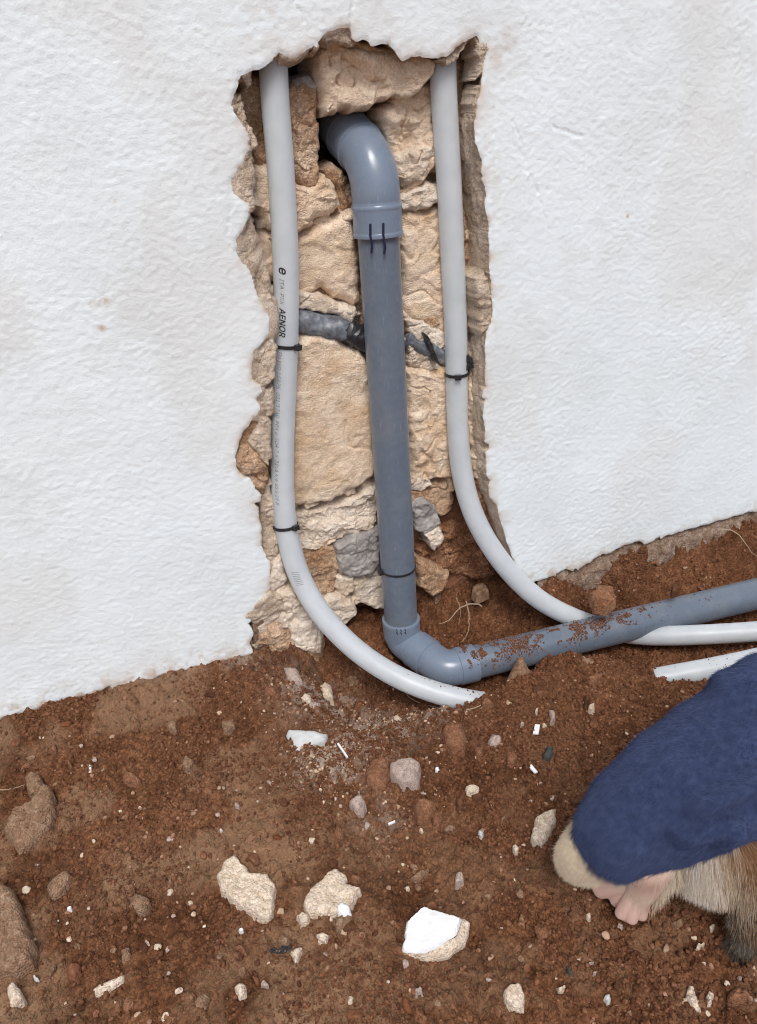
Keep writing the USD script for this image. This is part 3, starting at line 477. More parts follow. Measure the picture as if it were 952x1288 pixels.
def tie(host_P, y, rr, name, label, side, tail, wide=.0042):
    i = at_px(host_P, y); T, _, _ = frames(host_P); T = T[i]; P = host_P[i]
    o = EYE - P; o -= T * (o @ T); o /= np.linalg.norm(o); r = np.cross(T, o); r *= np.sign(r @ cr)
    o = o + T * .0; t = thing(name, P, label, 'cable tie')
    a = np.linspace(0, 2 * np.pi, 49); V, F_ = [], []
    tl = T * .22 * rr * 0
    for k, ang in enumerate(a):
        dirv = math.cos(ang) * o + math.sin(ang) * r; cpt = P + T * (.10 * rr * math.cos(ang) * 0)
        for (rd, ax) in ((rr + .0003, -wide / 2), (rr + .0014, -wide / 2), (rr + .0014, wide / 2), (rr + .0003, wide / 2)): V.append(cpt + dirv * rd + T * ax)
    for k in range(48):
        for s_ in range(4): F_.append([k * 4 + s_, k * 4 + (s_ + 1) % 4, (k + 1) * 4 + (s_ + 1) % 4, (k + 1) * 4 + s_])
    obj('strap', (np.array(V), np.array(F_)), 'nylon', t)
    hp = P + (o * math.cos(side) + r * math.sin(side)) * (rr + .003); n_ = (o * math.cos(side) + r * math.sin(side)); tn = np.cross(T, n_)
    b = trimesh.creation.box((.0085, .0062, .0065)); v = np.array(b.vertices); b.vertices = hp + v[:, :1] * tn + v[:, 1:2] * n_ + v[:, 2:] * T; obj('head', b, 'nylon', t)
    if tail:
        q0 = P + r * tail[0] * (rr + .001); obj('tail', sweep(spline([q0 + o * .004, q0 - o * .008 + T * -.004, q0 - o * .025 + T * tail[1], q0 - o * .05 + T * tail[1] * 1.6], 14), .0016, 8), 'nylon', t)
    return t
tie(PL, 431, HR, 'cable_tie', 'upper black cable tie round the printed left hose', .95, (-1, -.045))
tie(PL, 664, HR, 'cable_tie', 'lower black cable tie round the printed left hose', .75, (-1, -.02))
tie(PR, 469, HR, 'cable_tie', 'black cable tie round the right-hand hose', .1, (1, -.006))
PW = np.linspace(A, B, 120); tie(PW, 713, .025, 'cable_tie', 'black cable tie low on the upright grey pipe', -1.15, (-1, -.012), .0028)
# old conduit buried across the wall
oc = thing('old_conduit', wall(420, 410, .05), 'crushed dark grey conduit crossing the wall behind the pipes', 'conduit')
def crushed(P, r, seed):
    m = sweep(spline(P, 60), r, 28); v = np.array(m.vertices); v += .019 * (np.abs(np.stack([fbm(v * 55 + k * 9, 3, seed + k) for k in range(3)], 1) - .5) - .1); m.vertices = v; return m
obj('conduit', crushed([wall(325, 390, .058), wall(360, 398, .050), wall(400, 408, .046), wall(435, 417, .046), wall(462, 428, .052)], .0150, 300), 'old_conduit', oc, smooth=45)
obj('broken_collar', crushed([wall(436, 414, .046), wall(446, 421, .042), wall(458, 426, .042), wall(474, 432, .048)], .0155, 310), 'nylon', oc, smooth=45)
obj('conduit', crushed([wall(510, 424, .052), wall(535, 436, .050), wall(560, 448, .052), wall(590, 458, .060), wall(612, 462, .062)], .0115, 320), 'old_conduit', oc, smooth=45)
obj('torn_sleeve', (lambda m: m)(on_wall(lump(wxz([(532,418),(541,422),(552,448),(556,462),(548,458),(540,440)], .03), .02, .003, .0015, 330, .002, 0, 60., .001, .02), .05)), 'nylon', oc)
obj('torn_sleeve', on_wall(lump(wxz([(584,440),(596,450),(598,464),(584,470)], .02), .02, .003, .0015, 331, .002, 0, 60., .001, .02), .04), 'nylon', oc)
#__STONES__
# ------------------------------------------------------------------ stones one can tell apart
def gstone(name, pts, H, mat, label, cat='stone', edge=.006, rough=.0030, terr=.0024, jag=.0014, res=.0014, freq=70., tilt=(0, 0), lift=0., parent=None, sink=.010, **k):
    """outline given where it lies on the earth; real thickness, standing on the ground"""
    gstone.n += 1; c = np.mean([spot(*p) for p in pts], axis=0); c[2] = float(gz(c[0], c[1], False)) + lift
    P = np.array([level(x, y, c[2] + H * .6)[:2] for x, y in pts])
    V, F_ = lump(P, H, edge, res, 500 + gstone.n, rough, terr, freq, jag, sink, tilt)
    V[:, 2] += c[2]; return obj(name, (V, F_), mat, parent, base=None if parent else (P[:, 0].mean(), P[:, 1].mean(), c[2]), smooth=35, label=label, cat=cat, **k)
gstone.n = 0
gstone('stone_slab', [(270,1104),(282,1084),(297,1075),(305,1088),(318,1100),(336,1098),(348,1112),(346,1148),(338,1160),(318,1152),(296,1138),(276,1122)], .012, 'tan_rock', 'flat tan slab with ragged notched edge on bare soil, left of the flat lump', edge=.004)
gstone('stone_slab', [(380,1135),(390,1116),(404,1108),(410,1098),(424,1093),(436,1100),(436,1112),(456,1117),(448,1130),(440,1144),(424,1152),(400,1152),(386,1150)], .011, 'tan_rock', 'flat tan lump with a small white pebble on its corner', edge=.005, rough=.003)
gstone('pebble', [(424,1138),(432,1134),(441,1139),(440,1148),(431,1153),(424,1148)], .006, 'white_chip', 'small white pebble on the corner of the flat tan lump', edge=.004, res=.0012, lift=.010, sink=.003)
WC = thing('render_fragment', spot(543, 1178), 'broken piece of white painted render with tan broken side, lying on the soil', 'rubble')
P = [level(x, y, -.010) for x, y in [(511,1160),(533,1140),(543,1146),(581,1158),(574,1178),(556,1188),(536,1199),(508,1198),(505,1196)]]
c = spot(543, 1178); pl = np.array([q_[:2] for q_ in P]); b = densify(pl, .0016); b += .0014 * (np.stack([fbm(p3(b * 200), 2, 41), fbm(p3(b * 200), 2, 42)], 1) - .5)
V, F_ = lump(b, .004, .0025, .0016, 901, .0009, 0, 60, 0, .001); V[:, 2] += -.010 + .004 * (V[:, 0] - pl[:, 0].mean()) / .05; obj('painted_face', (V, F_), 'white_chip', WC, smooth=40)
nb = len(b); rr_ = [np.c_[b, np.full(nb, -.0105)]]
for kk, (dz, sh) in enumerate(((-.004, .0008), (-.009, .002), (-.015, .001), (-.024, .0))):
    cen = b.mean(0); dirn = b - cen; dirn /= np.linalg.norm(dirn, axis=1, keepdims=True); o2 = sh + .004 * (fbm(p3(b * 130, kk * 2.), 3, 45) - .5) + .007 * (kk < 3) * np.clip(dirn @ np.array([.88, -.47]), 0, 1); rr_.append(np.c_[b + dirn * o2[:, None], np.full(nb, -.0105 + dz)])
V = np.vstack(rr_); i, j = np.meshgrid(np.arange(4), np.arange(nb), indexing='ij'); j2 = (j + 1) % nb; qd = np.stack([i * nb + j, (i + 1) * nb + j, (i + 1) * nb + j2, i * nb + j2], -1).reshape(-1, 4)
obj('broken_side', (V, qd), 'tan_rock', WC)
gstone('render_chip', [(358,925),(362,917),(380,918),(413,923),(410,932),(392,939),(372,944),(361,945)], .010, 'grey_chip', 'greyish white faceted chip at the foot of the channel', 'rubble', edge=.012, rough=.001, terr=0, jag=.0005, tilt=(.2, .3))
gstone('stone', [(488,962),(500,955),(518,952),(529,958),(530,972),(526,986),(508,985),(490,976)], .022, 'pink_rock', 'pinkish grey block-shaped stone touching a rusty brown one', edge=.010)
gstone('stone', [(458,968),(465,955),(480,950),(491,955),(492,972),(486,990),(470,992),(460,982)], .020, 'rust_rock', 'round rusty brown stone touching a pinkish grey one', edge=.014)
gstone('stone', [(437,1010),(446,1000),(456,998),(462,1012),(458,1021),(444,1018)], .014, 'pink_rock', 'small tan brown stone below the rusty round stone', edge=.008)
gstone('stone', [(667,1050),(672,1030),(684,1020),(699,1015),(700,1030),(692,1052),(684,1066),(668,1058)], .014, 'tan_rock', 'upright tan stone left of the dog coat', edge=.007)
gstone('rock', [(3,1045),(14,1020),(40,1010),(60,990),(70,998),(71,1018),(62,1042),(36,1062),(22,1068)], .017, 'dust_rock', 'large earth-coloured slab of rock standing out of the soil at the left edge', 'rock', edge=.006, rough=.004, terr=.004, tilt=(.12, .16))
gstone('rock', [(30,976),(44,968),(54,980),(58,992),(40,1000),(32,990)], .012, 'dust_rock', 'small dusty stone on top of the large slab at the left edge', 'rock', edge=.009, lift=.006)
gstone('rock', [(-30,1130),(0,1110),(18,1118),(34,1160),(45,1186),(40,1206),(20,1221),(-20,1222)], .020, 'dust_rock', 'big grey brown rock cut off by the lower left edge of the photo', 'rock', edge=.008, rough=.004, terr=.004, tilt=(.2, .1))
gstone('stone', [(57,1114),(72,1100),(88,1092),(91,1104),(80,1120),(62,1128)], .012, 'dust_rock', 'grey brown stone between the two large left-hand rocks', edge=.006)
gstone('stone', [(8,1240),(16,1232),(26,1240),(29,1256),(20,1268),(9,1264)], .012, 'tan_rock', 'tan stone just below the big grey brown rock', edge=.007)
gstone('stone', [(113,1246),(128,1236),(150,1228),(161,1224),(156,1236),(140,1248),(120,1256)], .008, 'tan_rock', 'thin long tan sliver of stone near the lower left', edge=.005)
gstone('stone', [(294,1246),(300,1236),(311,1240),(310,1252),(300,1256)], .009, 'tan_rock', 'small yellowish tan stone with rounded top near the bottom edge', edge=.006, res=.0012)
gstone('pebble', [(324,1240),(330,1233),(338,1238),(334,1244)], .008, 'pink_rock', 'pale little pebble right of the yellowish tan stone near the bottom', edge=.004, res=.0012)
gstone('stone', [(630,1246),(640,1238),(654,1238),(662,1250),(660,1268),(644,1268),(634,1258)], .010, 'tan_rock', 'pale tan stone on the bottom edge below the white render fragment', edge=.005)
gstone('stone', [(860,1252),(866,1240),(874,1242),(880,1260),(883,1272),(872,1270)], .008, 'tan_rock', 'left of two tan shards at the lower right corner', edge=.004, res=.0012)
gstone('stone', [(886,1250),(892,1243),(898,1250),(896,1264),(890,1270)], .008, 'tan_rock', 'right of two tan shards at the lower right corner', edge=.004, res=.0012)
gstone('stone', [(614,882),(630,862),(648,836),(660,838),(672,852),(662,862),(640,866),(624,880)], .030, 'dust_rock', 'triangular dusty stone leaning against the lower side of the grey pipe', edge=.012, rough=.003, tilt=(.1, .5))
gstone('clod', [(556,916),(566,906),(582,908),(588,926),(584,940),(568,942),(558,932)], .024, 'rust_rock', 'large round rust coloured clod below the end of the left hose', 'clod', edge=.016)
gstone('stone', [(612,930),(620,922),(632,924),(631,934),(616,938)], .012, 'pink_rock', 'pinkish grey stone near the big rust clod, above an orange one', edge=.007, res=.0013)
gstone('stone', [(597,940),(602,936),(610,938),(610,948),(602,955),(597,950)], .012, 'rust_rock', 'small orange stone between the rust clod and the grey stones', edge=.007, res=.0013)
gstone('clod', [(636,948),(646,944),(652,952),(648,960),(638,960)], .012, 'rust_rock', 'rusty clod left of the two white plastic strips', 'clod', edge=.008, res=.0014)
gstone('stone', [(683,940),(690,936),(698,940),(697,950),(688,955),(682,950)], .012, 'dark_rock', 'dark greenish black stone near the white plastic strips', edge=.007, res=.0013)
gstone('stone', [(584,990),(592,985),(604,988),(604,996),(594,999),(585,998)], .010, 'tan_rock', 'flat tan pebble above the rusty clods, right of centre', edge=.005, res=.0013)
gstone('clod', [(520,1012),(532,1002),(546,1004),(552,1018),(540,1032),(524,1030)], .016, 'rust_rock', 'wide rusty lump of earth below the pinkish grey stone', 'clod', edge=.012)
gstone('clod', [(540,1024),(550,1020),(557,1028),(554,1038),(544,1040)], .014, 'rust_rock', 'round rusty clod pressed against the wide rusty lump', 'clod', edge=.009, res=.0014)
gstone('clod', [(558,1040),(568,1034),(575,1040),(570,1048),(560,1048)], .012, 'dust_rock', 'dull brown clod right of the round rusty clod', 'clod', edge=.008, res=.0014)
gstone('clod', [(572,1004),(582,994),(588,1002),(584,1012),(575,1012)], .014, 'clod', 'dark reddish clod below the flat tan pebble', 'clod', edge=.009, res=.0014)
gstone('clod', [(417,1046),(424,1038),(434,1042),(433,1054),(422,1058)], .013, 'rust_rock', 'reddish clod left of centre on bare soil', 'clod', edge=.008, res=.0014)
gstone('pebble', [(570,1102),(576,1096),(584,1098),(585,1108),(577,1112),(571,1110)], .011, 'pink_rock', 'round pinkish pebble right above the white render fragment', edge=.006, res=.0013)
gstone('pebble', [(505,1116),(512,1112),(517,1118),(511,1122)], .009, 'tan_rock', 'pale cream pebble above left of the white render fragment', edge=.005, res=.0012)
gstone('pebble', [(643,1064),(648,1060),(654,1066),(652,1073),(646,1072)], .009, 'tan_rock', 'yellowish pebble below left of the upright tan stone', edge=.005, res=.0012)
gstone('clod', [(534,1136),(542,1130),(551,1134),(550,1142),(538,1144)], .012, 'clod', 'dark brown clod touching the top of the white render fragment', 'clod', edge=.008, res=.0014)
gstone('stone', [(512,1106),(526,1096),(541,1090),(538,1102),(522,1108)], .008, 'dust_rock', 'flat brown flake of stone above the white render fragment', edge=.005, res=.0014)
gstone('stone', [(438,1102),(446,1098),(455,1102),(452,1112),(442,1112)], .012, 'rust_rock', 'orange brown stone at the upper right of the flat lump', edge=.007, res=.0014)
gstone('stone', [(371,1152),(380,1146),(391,1152),(388,1162),(376,1164)], .012, 'tan_rock', 'crumbly tan piece at the lower left of the flat lump', edge=.006, res=.0014)
gstone('stone', [(394,1174),(404,1170),(415,1174),(412,1186),(398,1184)], .010, 'tan_rock', 'crumbly tan piece below the flat lump', edge=.005, res=.0014, rough=.003)
gstone('stone', [(418,1156),(430,1150),(446,1152),(440,1164),(428,1172),(420,1166)], .010, 'dust_rock', 'brown stone below the right end of the flat lump', edge=.006, res=.0014)
gstone('stone', [(362,1196),(370,1192),(382,1190),(378,1204),(372,1222),(368,1210)], .009, 'tan_rock', 'narrow hooked tan shard beside the black scraps', edge=.004, res=.0012)
gstone('stone', [(346,1182),(354,1174),(365,1180),(366,1190),(354,1196),(347,1192)], .010, 'dust_rock', 'greyish lump above the black scraps', edge=.006, res=.0014)
gstone('stone', [(519,1244),(528,1238),(534,1248),(524,1254)], .010, 'pink_rock', 'greyish pebble near the bottom edge, below the white fragment', edge=.005, res=.0012)
gstone('stone', [(160,1128),(174,1122),(188,1128),(186,1142),(172,1148),(162,1140)], .010, 'dust_rock', 'rounded brown stone half buried in smooth soil on the left', edge=.010, res=.0015)
gstone('stone', [(742,744),(752,734),(772,736),(776,752),(764,762),(748,760)], .014, 'stone_red', 'reddish brick-like lump under the right wall, above the grey pipe', edge=.014, lift=.0)
gstone('stone', [(737,852),(748,846),(758,848),(756,856),(742,858)], .010, 'rust_rock', 'pinkish orange stone on the mound beside the buried hose', edge=.006, res=.0014)
TBL = [('clod',613,884,8,'rust_rock','rusty clod resting against the cut end of the left hose'), ('stone',740,1152,6,'tan_rock','pale pebble just left of the pink paw'), ('stone',780,1164,5,'pink_rock','upright little chip below the pink paw'), ('stone',850,1156,14,'dust_rock','crumbly crust of pale dirt between the paw and the dark leg'), ('stone',897,1166,8,'tan_rock','crumbly pale bit left of the dark leg'),
 ('stone',920,1195,4,'grey_chip','tiny white cube below left of the dark leg'), ('stone',882,1189,7,'tan_rock','pale flat bit below the fur of the dog'), ('stone',743,1211,6,'pink_rock','pinkish pebble below the pink paw, upper of two'), ('stone',749,1223,5,'pink_rock','pinkish pebble below the pink paw, lower of two'), ('stone',823,1217,9,'dust_rock','dusty brown stone on bare soil at the lower right'),
 ('stone',763,1254,8,'grey_chip','grey white stone near the bottom edge, lower right'), ('stone',839,1258,6,'rust_rock','orange pebble at the bottom edge, left of the tan shards'), ('stone',930,1230,6,'pink_rock','oval pale pebble in the lower right corner'), ('stone',816,1259,6,'tan_rock','tan pebble at the bottom edge, left of the orange one'), ('stone',707,1240,10,'tan_rock','tan stone at the bottom, right of the pale one on the edge'), ('stone',716,1220,7,'dark_rock','dark grey pebble at the bottom right of centre'), ('clod',931,1250,15,'rust_rock','large half buried brown clod in the lower right corner'),
 ('stone',678,891,6,'tan_rock','tan pebble on the mound beside the flat pinkish stone'), ('stone',694,900,9,'pink_rock','flat pinkish stone on the mound above the dark stone'), ('stone',744,887,6,'tan_rock','cream pebble on the mound between pipe and dog'), ('stone',702,919,5,'rust_rock','upright brown pebble right of the nearer plastic strip'), ('stone',657,909,4,'pink_rock','pale oval pebble left of the nearer plastic strip'), ('stone',619,1010,5,'tan_rock','pale pebble between the flat tan pebble and the upright tan stone'), ('stone',667,1008,5,'pink_rock','pinkish pebble just above the upright tan stone'), ('clod',725,1009,8,'clod','brown clod just left of the dog coat'), ('clod',678,870,8,'rust_rock','rusty clod right of the triangular stone at the pipe'), ('clod',738,878,8,'clod','brown clod beside the cream pebble on the mound'),
 ('stone',66,939,8,'rust_rock','reddish brick crumb near the wall foot, left one of two'), ('stone',87,961,8,'rust_rock','reddish brick crumb near the wall foot, right one of two'), ('stone',113,965,5,'white_chip','small upright white chip right of the brick crumbs'), ('stone',176,1016,4,'tan_rock','cream pebble in the middle of the left soil'), ('stone',298,1011,7,'pink_rock','pale crumbly pebble below the soil corner on the left'), ('stone',278,1044,4,'grey_chip','tiny bright white chip above the notched tan slab'), ('stone',87,1143,5,'white_chip','tiny white cube right of the lower left rock'), ('stone',98,1190,7,'dust_rock','dusty pebble right of the big lower left rock'), ('stone',158,1198,12,'dust_rock','pale dusty flat stone above the long tan sliver'), ('stone',185,1184,5,'tan_rock','tan pebble right of the pale dusty flat stone'), ('stone',45,1230,6,'white_chip','white pebble right of the tan stone at the lower left edge'),
 ('stone',303,1170,5,'white_chip','small slanting white chip below the notched tan slab'), ('stone',240,1134,5,'tan_rock','tan pebble left of the notched tan slab'), ('clod',302,1196,11,'rust_rock','flat reddish clod below the notched tan slab'), ('clod',218,911,10,'dust_rock','greyish clod near the wall foot on the left'), ('clod',287,911,12,'dust_rock','cluster-like grey brown clod by the soil corner'), ('clod',163,974,15,'rust_rock','broad brown clod sunk in the soil on the left'), ('clod',236,958,11,'dust_rock','dull brown clod right of the broad sunken one'), ('clod',92,1220,14,'clod','brown clod sunk in soil right of the lower left rock'), ('clod',205,940,9,'clod','dark clod above the dull brown clod on the left'), ('clod',372,1215,9,'dust_rock','brown clod under the hooked tan shard'), ('stone',545,742,13,'dust_rock','dusty stone in the hollow right beside the upright grey pipe'), ('stone',604,742,11,'dust_rock','dusty stone above the rootlets in the hollow'), 
 ('clod',850,738,8,'clod','small clod just above the far end of the grey pipe'),
 ('stone',368,848,16,'pink_rock','pale brown stone at the foot of the left side of the channel'), ('stone',410,868,14,'tan_rock','flat tan stone in the pale dust under the left hose'), ('stone',445,856,11,'dust_rock','dusty stone tucked under the bend of the left hose'), ('stone',385,880,10,'tan_rock','tan crust beside the pinkish flat stone in the pale dust'), ('stone',500,905,8,'tan_rock','pale bit in the dust below the left hose'), ('clod',340,870,12,'rust_rock','rusty clod below the corner of the left wall half'),
 ('stone',394,886,10,'pink_rock','pinkish flat stone in the pale dust at the foot of the channel'), ('stone',452,998,4,'grey_chip','white pebble below the rusty round stone'), ('clod',600,1000,9,'clod','rusty clod below the flat tan pebble'), ('stone',605,1049,6,'grey_chip','greyish white pebble left of the yellowish one'), ('stone',530,1044,5,'tan_rock','cream pebble below the wide rusty lump'), ('stone',550,968,5,'white_chip','cream oval pebble right of the pinkish grey block'), ('stone',633,1030,6,'dust_rock','dusty pebble left of the upright tan stone'), ('stone',655,1158,12,'stone_red','dark hollowed lump of earth right of the white fragment'), ('clod',505,1180,9,'clod','dark clod at the lower left of the white fragment'), ('stone',571,1190,6,'tan_rock','small tan bit at the lower right of the white fragment')]
rT = np.random.default_rng(640)
for (nm_, x, y, r0, mt, lb) in TBL:
    ang = np.sort(rT.uniform(0, 6.283, 8)) if r0 > 5 else np.arange(6) * 1.047 + rT.uniform(0, 1); asp = rT.uniform(.6, .95); rot = rT.uniform(0, 3.14)
    pts = [(x + r0 * (math.cos(a) * math.cos(rot) - asp * math.sin(a) * math.sin(rot)) * rT.uniform(.85, 1.15), y + r0 * .9 * (math.cos(a) * math.sin(rot) + asp * math.sin(a) * math.cos(rot)) * rT.uniform(.85, 1.15)) for a in ang]
    gstone(nm_, pts, .0006 * r0 + .003, mt, lb, 'clod' if nm_ == 'clod' else 'stone', edge=.0006 * r0, res=.0013, jag=.0008)
# white plastic strips, splinter, black scraps
def bit(name, pts, H, mat, label, cat):
    c = np.mean([spot(*p) for p in pts], axis=0); pg = np.array([level(x, y, c[2] + .004)[:2] for x, y in pts])
    m = trimesh.creation.extrude_polygon(Polygon(pg).buffer(0), H, engine='earcut'); m.apply_translation([0, 0, c[2] + .003]); v = np.array(m.vertices); v[:, 2] += .10 * (v[:, 0] - pg[:, 0].mean()) + .002; m.vertices = v
    obj(name, m, mat, base=(*pg.mean(0), c[2]), label=label, cat=cat)
bit('plastic_strip', [(670,924),(673,913),(679,914),(677,925)], .002, 'white_chip', 'short white plastic strip nearer the grey pipe', 'plastic scrap')
bit('plastic_strip', [(663,964),(667,962),(676,973),(672,974)], .002, 'white_chip', 'slanting white plastic strip nearer the dog', 'plastic scrap')
bit('splinter', [(424,937),(426,936),(438,954),(436,955)], .002, 'white_chip', 'thin white splinter beside the pale dust below the channel', 'splinter')
bit('splinter', [(488,1037),(497,1034),(497,1036),(489,1039)], .002, 'white_chip', 'tiny white splinter lying on bare soil below the stones', 'splinter')
SC = thing('black_scraps', spot(354, 1199), 'row of little black curled scraps beside the hooked tan shard', 'scrap')
for k in range(7):
    P = spot(344 + k * 3.4, 1201 - k * .4); th_ = np.linspace(0, 4.5, 10); obj('scrap', sweep(np.stack([P[0] + .0022 * np.cos(th_ + k), P[1] + .0022 * np.sin(th_ + k), P[2] + .005 + .0008 * th_], 1), .0008, 6), 'nylon', SC)
# thin roots in the pit and the bank
def root(pts, r, label):
    P = [np.array(wall(x, y, Y)) for x, y, Y in pts]; q_ = spline(P, 40); q_ += .002 * (np.stack([noise(q_ * 160 + k * 7, 61 + k) for k in range(3)], 1) - .5)
    obj('root', sweep(q_, np.linspace(r, r * .35, 40), 6), 'root', base=P[0], smooth=True, label=label, cat='root')
root([(586,756,.012),(590,776,.004),(589,792,-.004),(580,808,-.012)], .0011, 'pale hanging rootlet in the hollow behind the grey pipe')
root([(606,762,.014),(594,760,.012),(580,764,.010),(570,774,.006),(552,784,.004)], .0013, 'pale rootlet arching across the hollow behind the grey pipe')
root([(574,752,.014),(579,772,.008),(577,786,.002)], .0006, 'hair-thin rootlet left of the hanging rootlet')
root([(906,666,-.02),(930,674,-.04),(942,690,-.055),(952,700,-.065)], .0010, 'thin dry root in the soil bank below the right-hand wall')
def lroot(pts, r, label):
    P = [spot(x, y) + [0, 0, .004] for x, y in pts]; obj('root', sweep(spline(P, 24), np.linspace(r, r * .5, 24), 6), 'root', base=P[0], smooth=True, label=label, cat='root')
lroot([(-6,993),(10,996),(20,994),(32,990)], .0007, 'dry straw-like root by the slab at the left edge')
lroot([(560,888),(540,890),(522,884),(510,874)], .0009, 'curled pale root under the left hose end')
lroot([(586,896),(604,890),(592,884)], .0008, 'short pale root beside the left hose end')

# loose clods and chips: the 300 largest of each kind are things, the finer grains are stuff
BASES = [rock(700 + k, sub=2, bumpy=.16, cuts=7) for k in range(10)]
def visible_xy(n, seed):
    r = np.random.default_rng(seed); out = []
    while len(out) < n:
        px, py = r.uniform(-10, 962), r.uniform(640, 1290); Z = -.02; P = level(px, py, Z)
        P = level(px, py, float(gz(P[0], P[1], False)))
        if P[1] < -.004 and -.7 < P[0] < .62: out.append((P[0], P[1]))
    return np.array(out)
def on_run(x, y):
    v = np.array([x, y]) - PIPE_RUN[0][:2]; rd = PIPE_RUN[1][:2] / np.linalg.norm(PIPE_RUN[1][:2]); return abs(v[0] * rd[1] - v[1] * rd[0]) < .034 and v @ rd > -.08
hosexy = np.vstack([PL[at_px(PL, 700):, :2], PR[at_px(PR, 740):, :2], P3_[:, :2]])
MARKS = [('flat notched tan slab', 308, 1118), ('flat tan lump', 420, 1125), ('white painted render fragment', 543, 1177), ('upright tan stone', 684, 1040), ('slab at the left edge', 40, 1030),
    ('rock at the lower left edge', 18, 1165), ('grey white chip', 385, 930), ('pinkish grey block stone', 510, 970), ('large rust coloured clod', 573, 924), ('left hose end', 600, 886), ('dark greenish stone', 690, 946),
    ('tan stone on the bottom edge', 646, 1252), ('tan shards at the lower right', 880, 1256), ('thin tan sliver', 137, 1240), ('pink paw of the dog', 785, 1140), ('dark leg of the dog', 935, 1180), ('half buried round brown stone', 174, 1136),
    ('reddish clod left of centre', 425, 1048), ('wide rusty lump', 536, 1016), ('triangular stone at the pipe', 645, 858), ('left end of the surfacing hose', 830, 850), ('foot of the left wall half', 160, 870), ('corner of soil left of the channel', 310, 850),
    ('wall foot at the far left', 20, 915), ('hooked tan shard', 373, 1205), ('pinkish orange stone on the mound', 748, 852), ('grey brown stone between the left rocks', 74, 1110), ('back of the dog coat', 780, 930), ('brown flake above the white fragment', 526, 1100), ('yellowish pebble', 648, 1066), ('hanging rootlet', 588, 770), ('right wall corner', 657, 745), ('dirt bank under the right wall', 860, 690)]
RANK, ORD = {}, ['nearest', 'second nearest', 'third nearest', 'fourth nearest', 'fifth nearest', 'sixth nearest', 'seventh nearest', 'eighth nearest', 'ninth nearest', 'tenth nearest']
PENDING = []
def whereabouts(label, x, y, z_):
    d = np.array([x, y, z_]) - EYE; px, py = CX + FPX * (d @ cr) / (d @ fw), CY - FPX * (d @ cu) / (d @ fw)
    dd = [math.hypot(px - m[1], py - m[2]) for m in MARKS]; i = int(np.argmin(dd)); dx, dy = px - MARKS[i][1], py - MARKS[i][2]
    side = ('right of' if dx > 0 else 'left of') if abs(dx) > abs(dy) else ('below' if dy > 0 else 'above')
    PENDING.append((label, side, MARKS[i][0], dd[i])); return label
def settle(prims):
    groups = {}
    for p_, (a, b, c, d) in zip(prims, PENDING): groups.setdefault((a, b, c), []).append((d, p_))
    for (a, b, c), l in groups.items():
        for k, (d, p_) in enumerate(sorted(l, key=lambda t: t[0])): p_.SetCustomDataByKey('label', f'{a}, {ORD[k] if k < 10 else "%dth nearest" % (k + 1)} {b} the {c}')
LOOSE = []
def scatter(name, n, lo, hi, mats, label, cat, group, seed, flat=.7):
    r = np.random.default_rng(seed); k = 0
    for (x, y) in visible_xy(n * 2, seed + 1):
        if k >= n: break
        if on_run(x, y) or np.min(np.linalg.norm(hosexy - (x, y), axis=1)) < .022: continue
        s = lo * (hi / lo) ** (r.uniform() ** 2.2); b = BASES[r.integers(10)]
        v = rotz(np.array(b.vertices) * s * np.array([1, r.uniform(.65, 1), r.uniform(.45, flat)]), r.uniform(0, 6.3)); z_ = float(gz(x, y)) + s * .15
        LOOSE.append(obj(name, (v + [x, y, z_], b.faces), mats[r.integers(len(mats))], base=(x, y, z_), smooth=50, label=whereabouts(label, x, y, z_), cat=cat, group=group)); k += 1
scatter('soil_clod', 300, .0026, .0085, ['clod', 'clod', 'rust_rock', 'clod', 'dust_rock'], 'small brown clod', 'clod', 'small clods on the dug earth', 800)
scatter('stone_chip', 200, .0018, .0052, ['chip', 'chip', 'tan_rock', 'pink_rock'], 'small pale chip', 'stone chip', 'small pale chips on the dug earth', 850)

settle(LOOSE)
def instancer(name, pts, sizes, seed, nproto, mat, label, cat):
    r = np.random.default_rng(seed); pi = UsdGeom.PointInstancer.Define(stage, '/World/' + name); pr = []
    for k in range(nproto):
        m = rock(seed + k, (1, .85, .65), 1, .2, 5); usdkit.mesh(stage, f'/World/{name}/grain_{k:03d}', m, LOOK[mat], 60); pr.append(Sdf.Path(f'/World/{name}/grain_{k:03d}'))
    pi.CreatePrototypesRel().SetTargets(pr); n = len(pts)
    pi.CreateProtoIndicesAttr(Vt.IntArray.FromNumpy(r.integers(0, nproto, n).astype(np.int32))); pi.CreatePositionsAttr(Vt.Vec3fArray.FromNumpy(np.asarray(pts, np.float32)))
    pi.CreateScalesAttr(Vt.Vec3fArray.FromNumpy(np.repeat(np.asarray(sizes, np.float32)[:, None], 3, 1)))
    qv = r.normal(size=(n, 4)); qv /= np.linalg.norm(qv, axis=1, keepdims=True); pi.CreateOrientationsAttr(Vt.QuathArray([Gf.Quath(float(a), float(b), float(c), float(d)) for a, b, c, d in qv]))
    tag(pi.GetPrim(), label, cat, None, 'stuff')
r = np.random.default_rng(880); N = 230000
g2 = np.c_[r.uniform(-.6, .85, N), r.uniform(-.68, .02, N)]
keep = r.uniform(size=N) < (.48 + .52 * ss(-.22, .05, g2[:, 0])) * (.22 + .2 * ss(.0, .15, g2[:, 0]) + 1.2 * ss(.42, .62, fbm(p3(g2 * 16), 3, 881))) ; g2 = g2[keep]
sz = .0007 * (5.) ** (r.uniform(size=len(g2)) ** 2.6); g3 = np.c_[g2, gz(g2[:, 0], g2[:, 1]) + sz * .25]
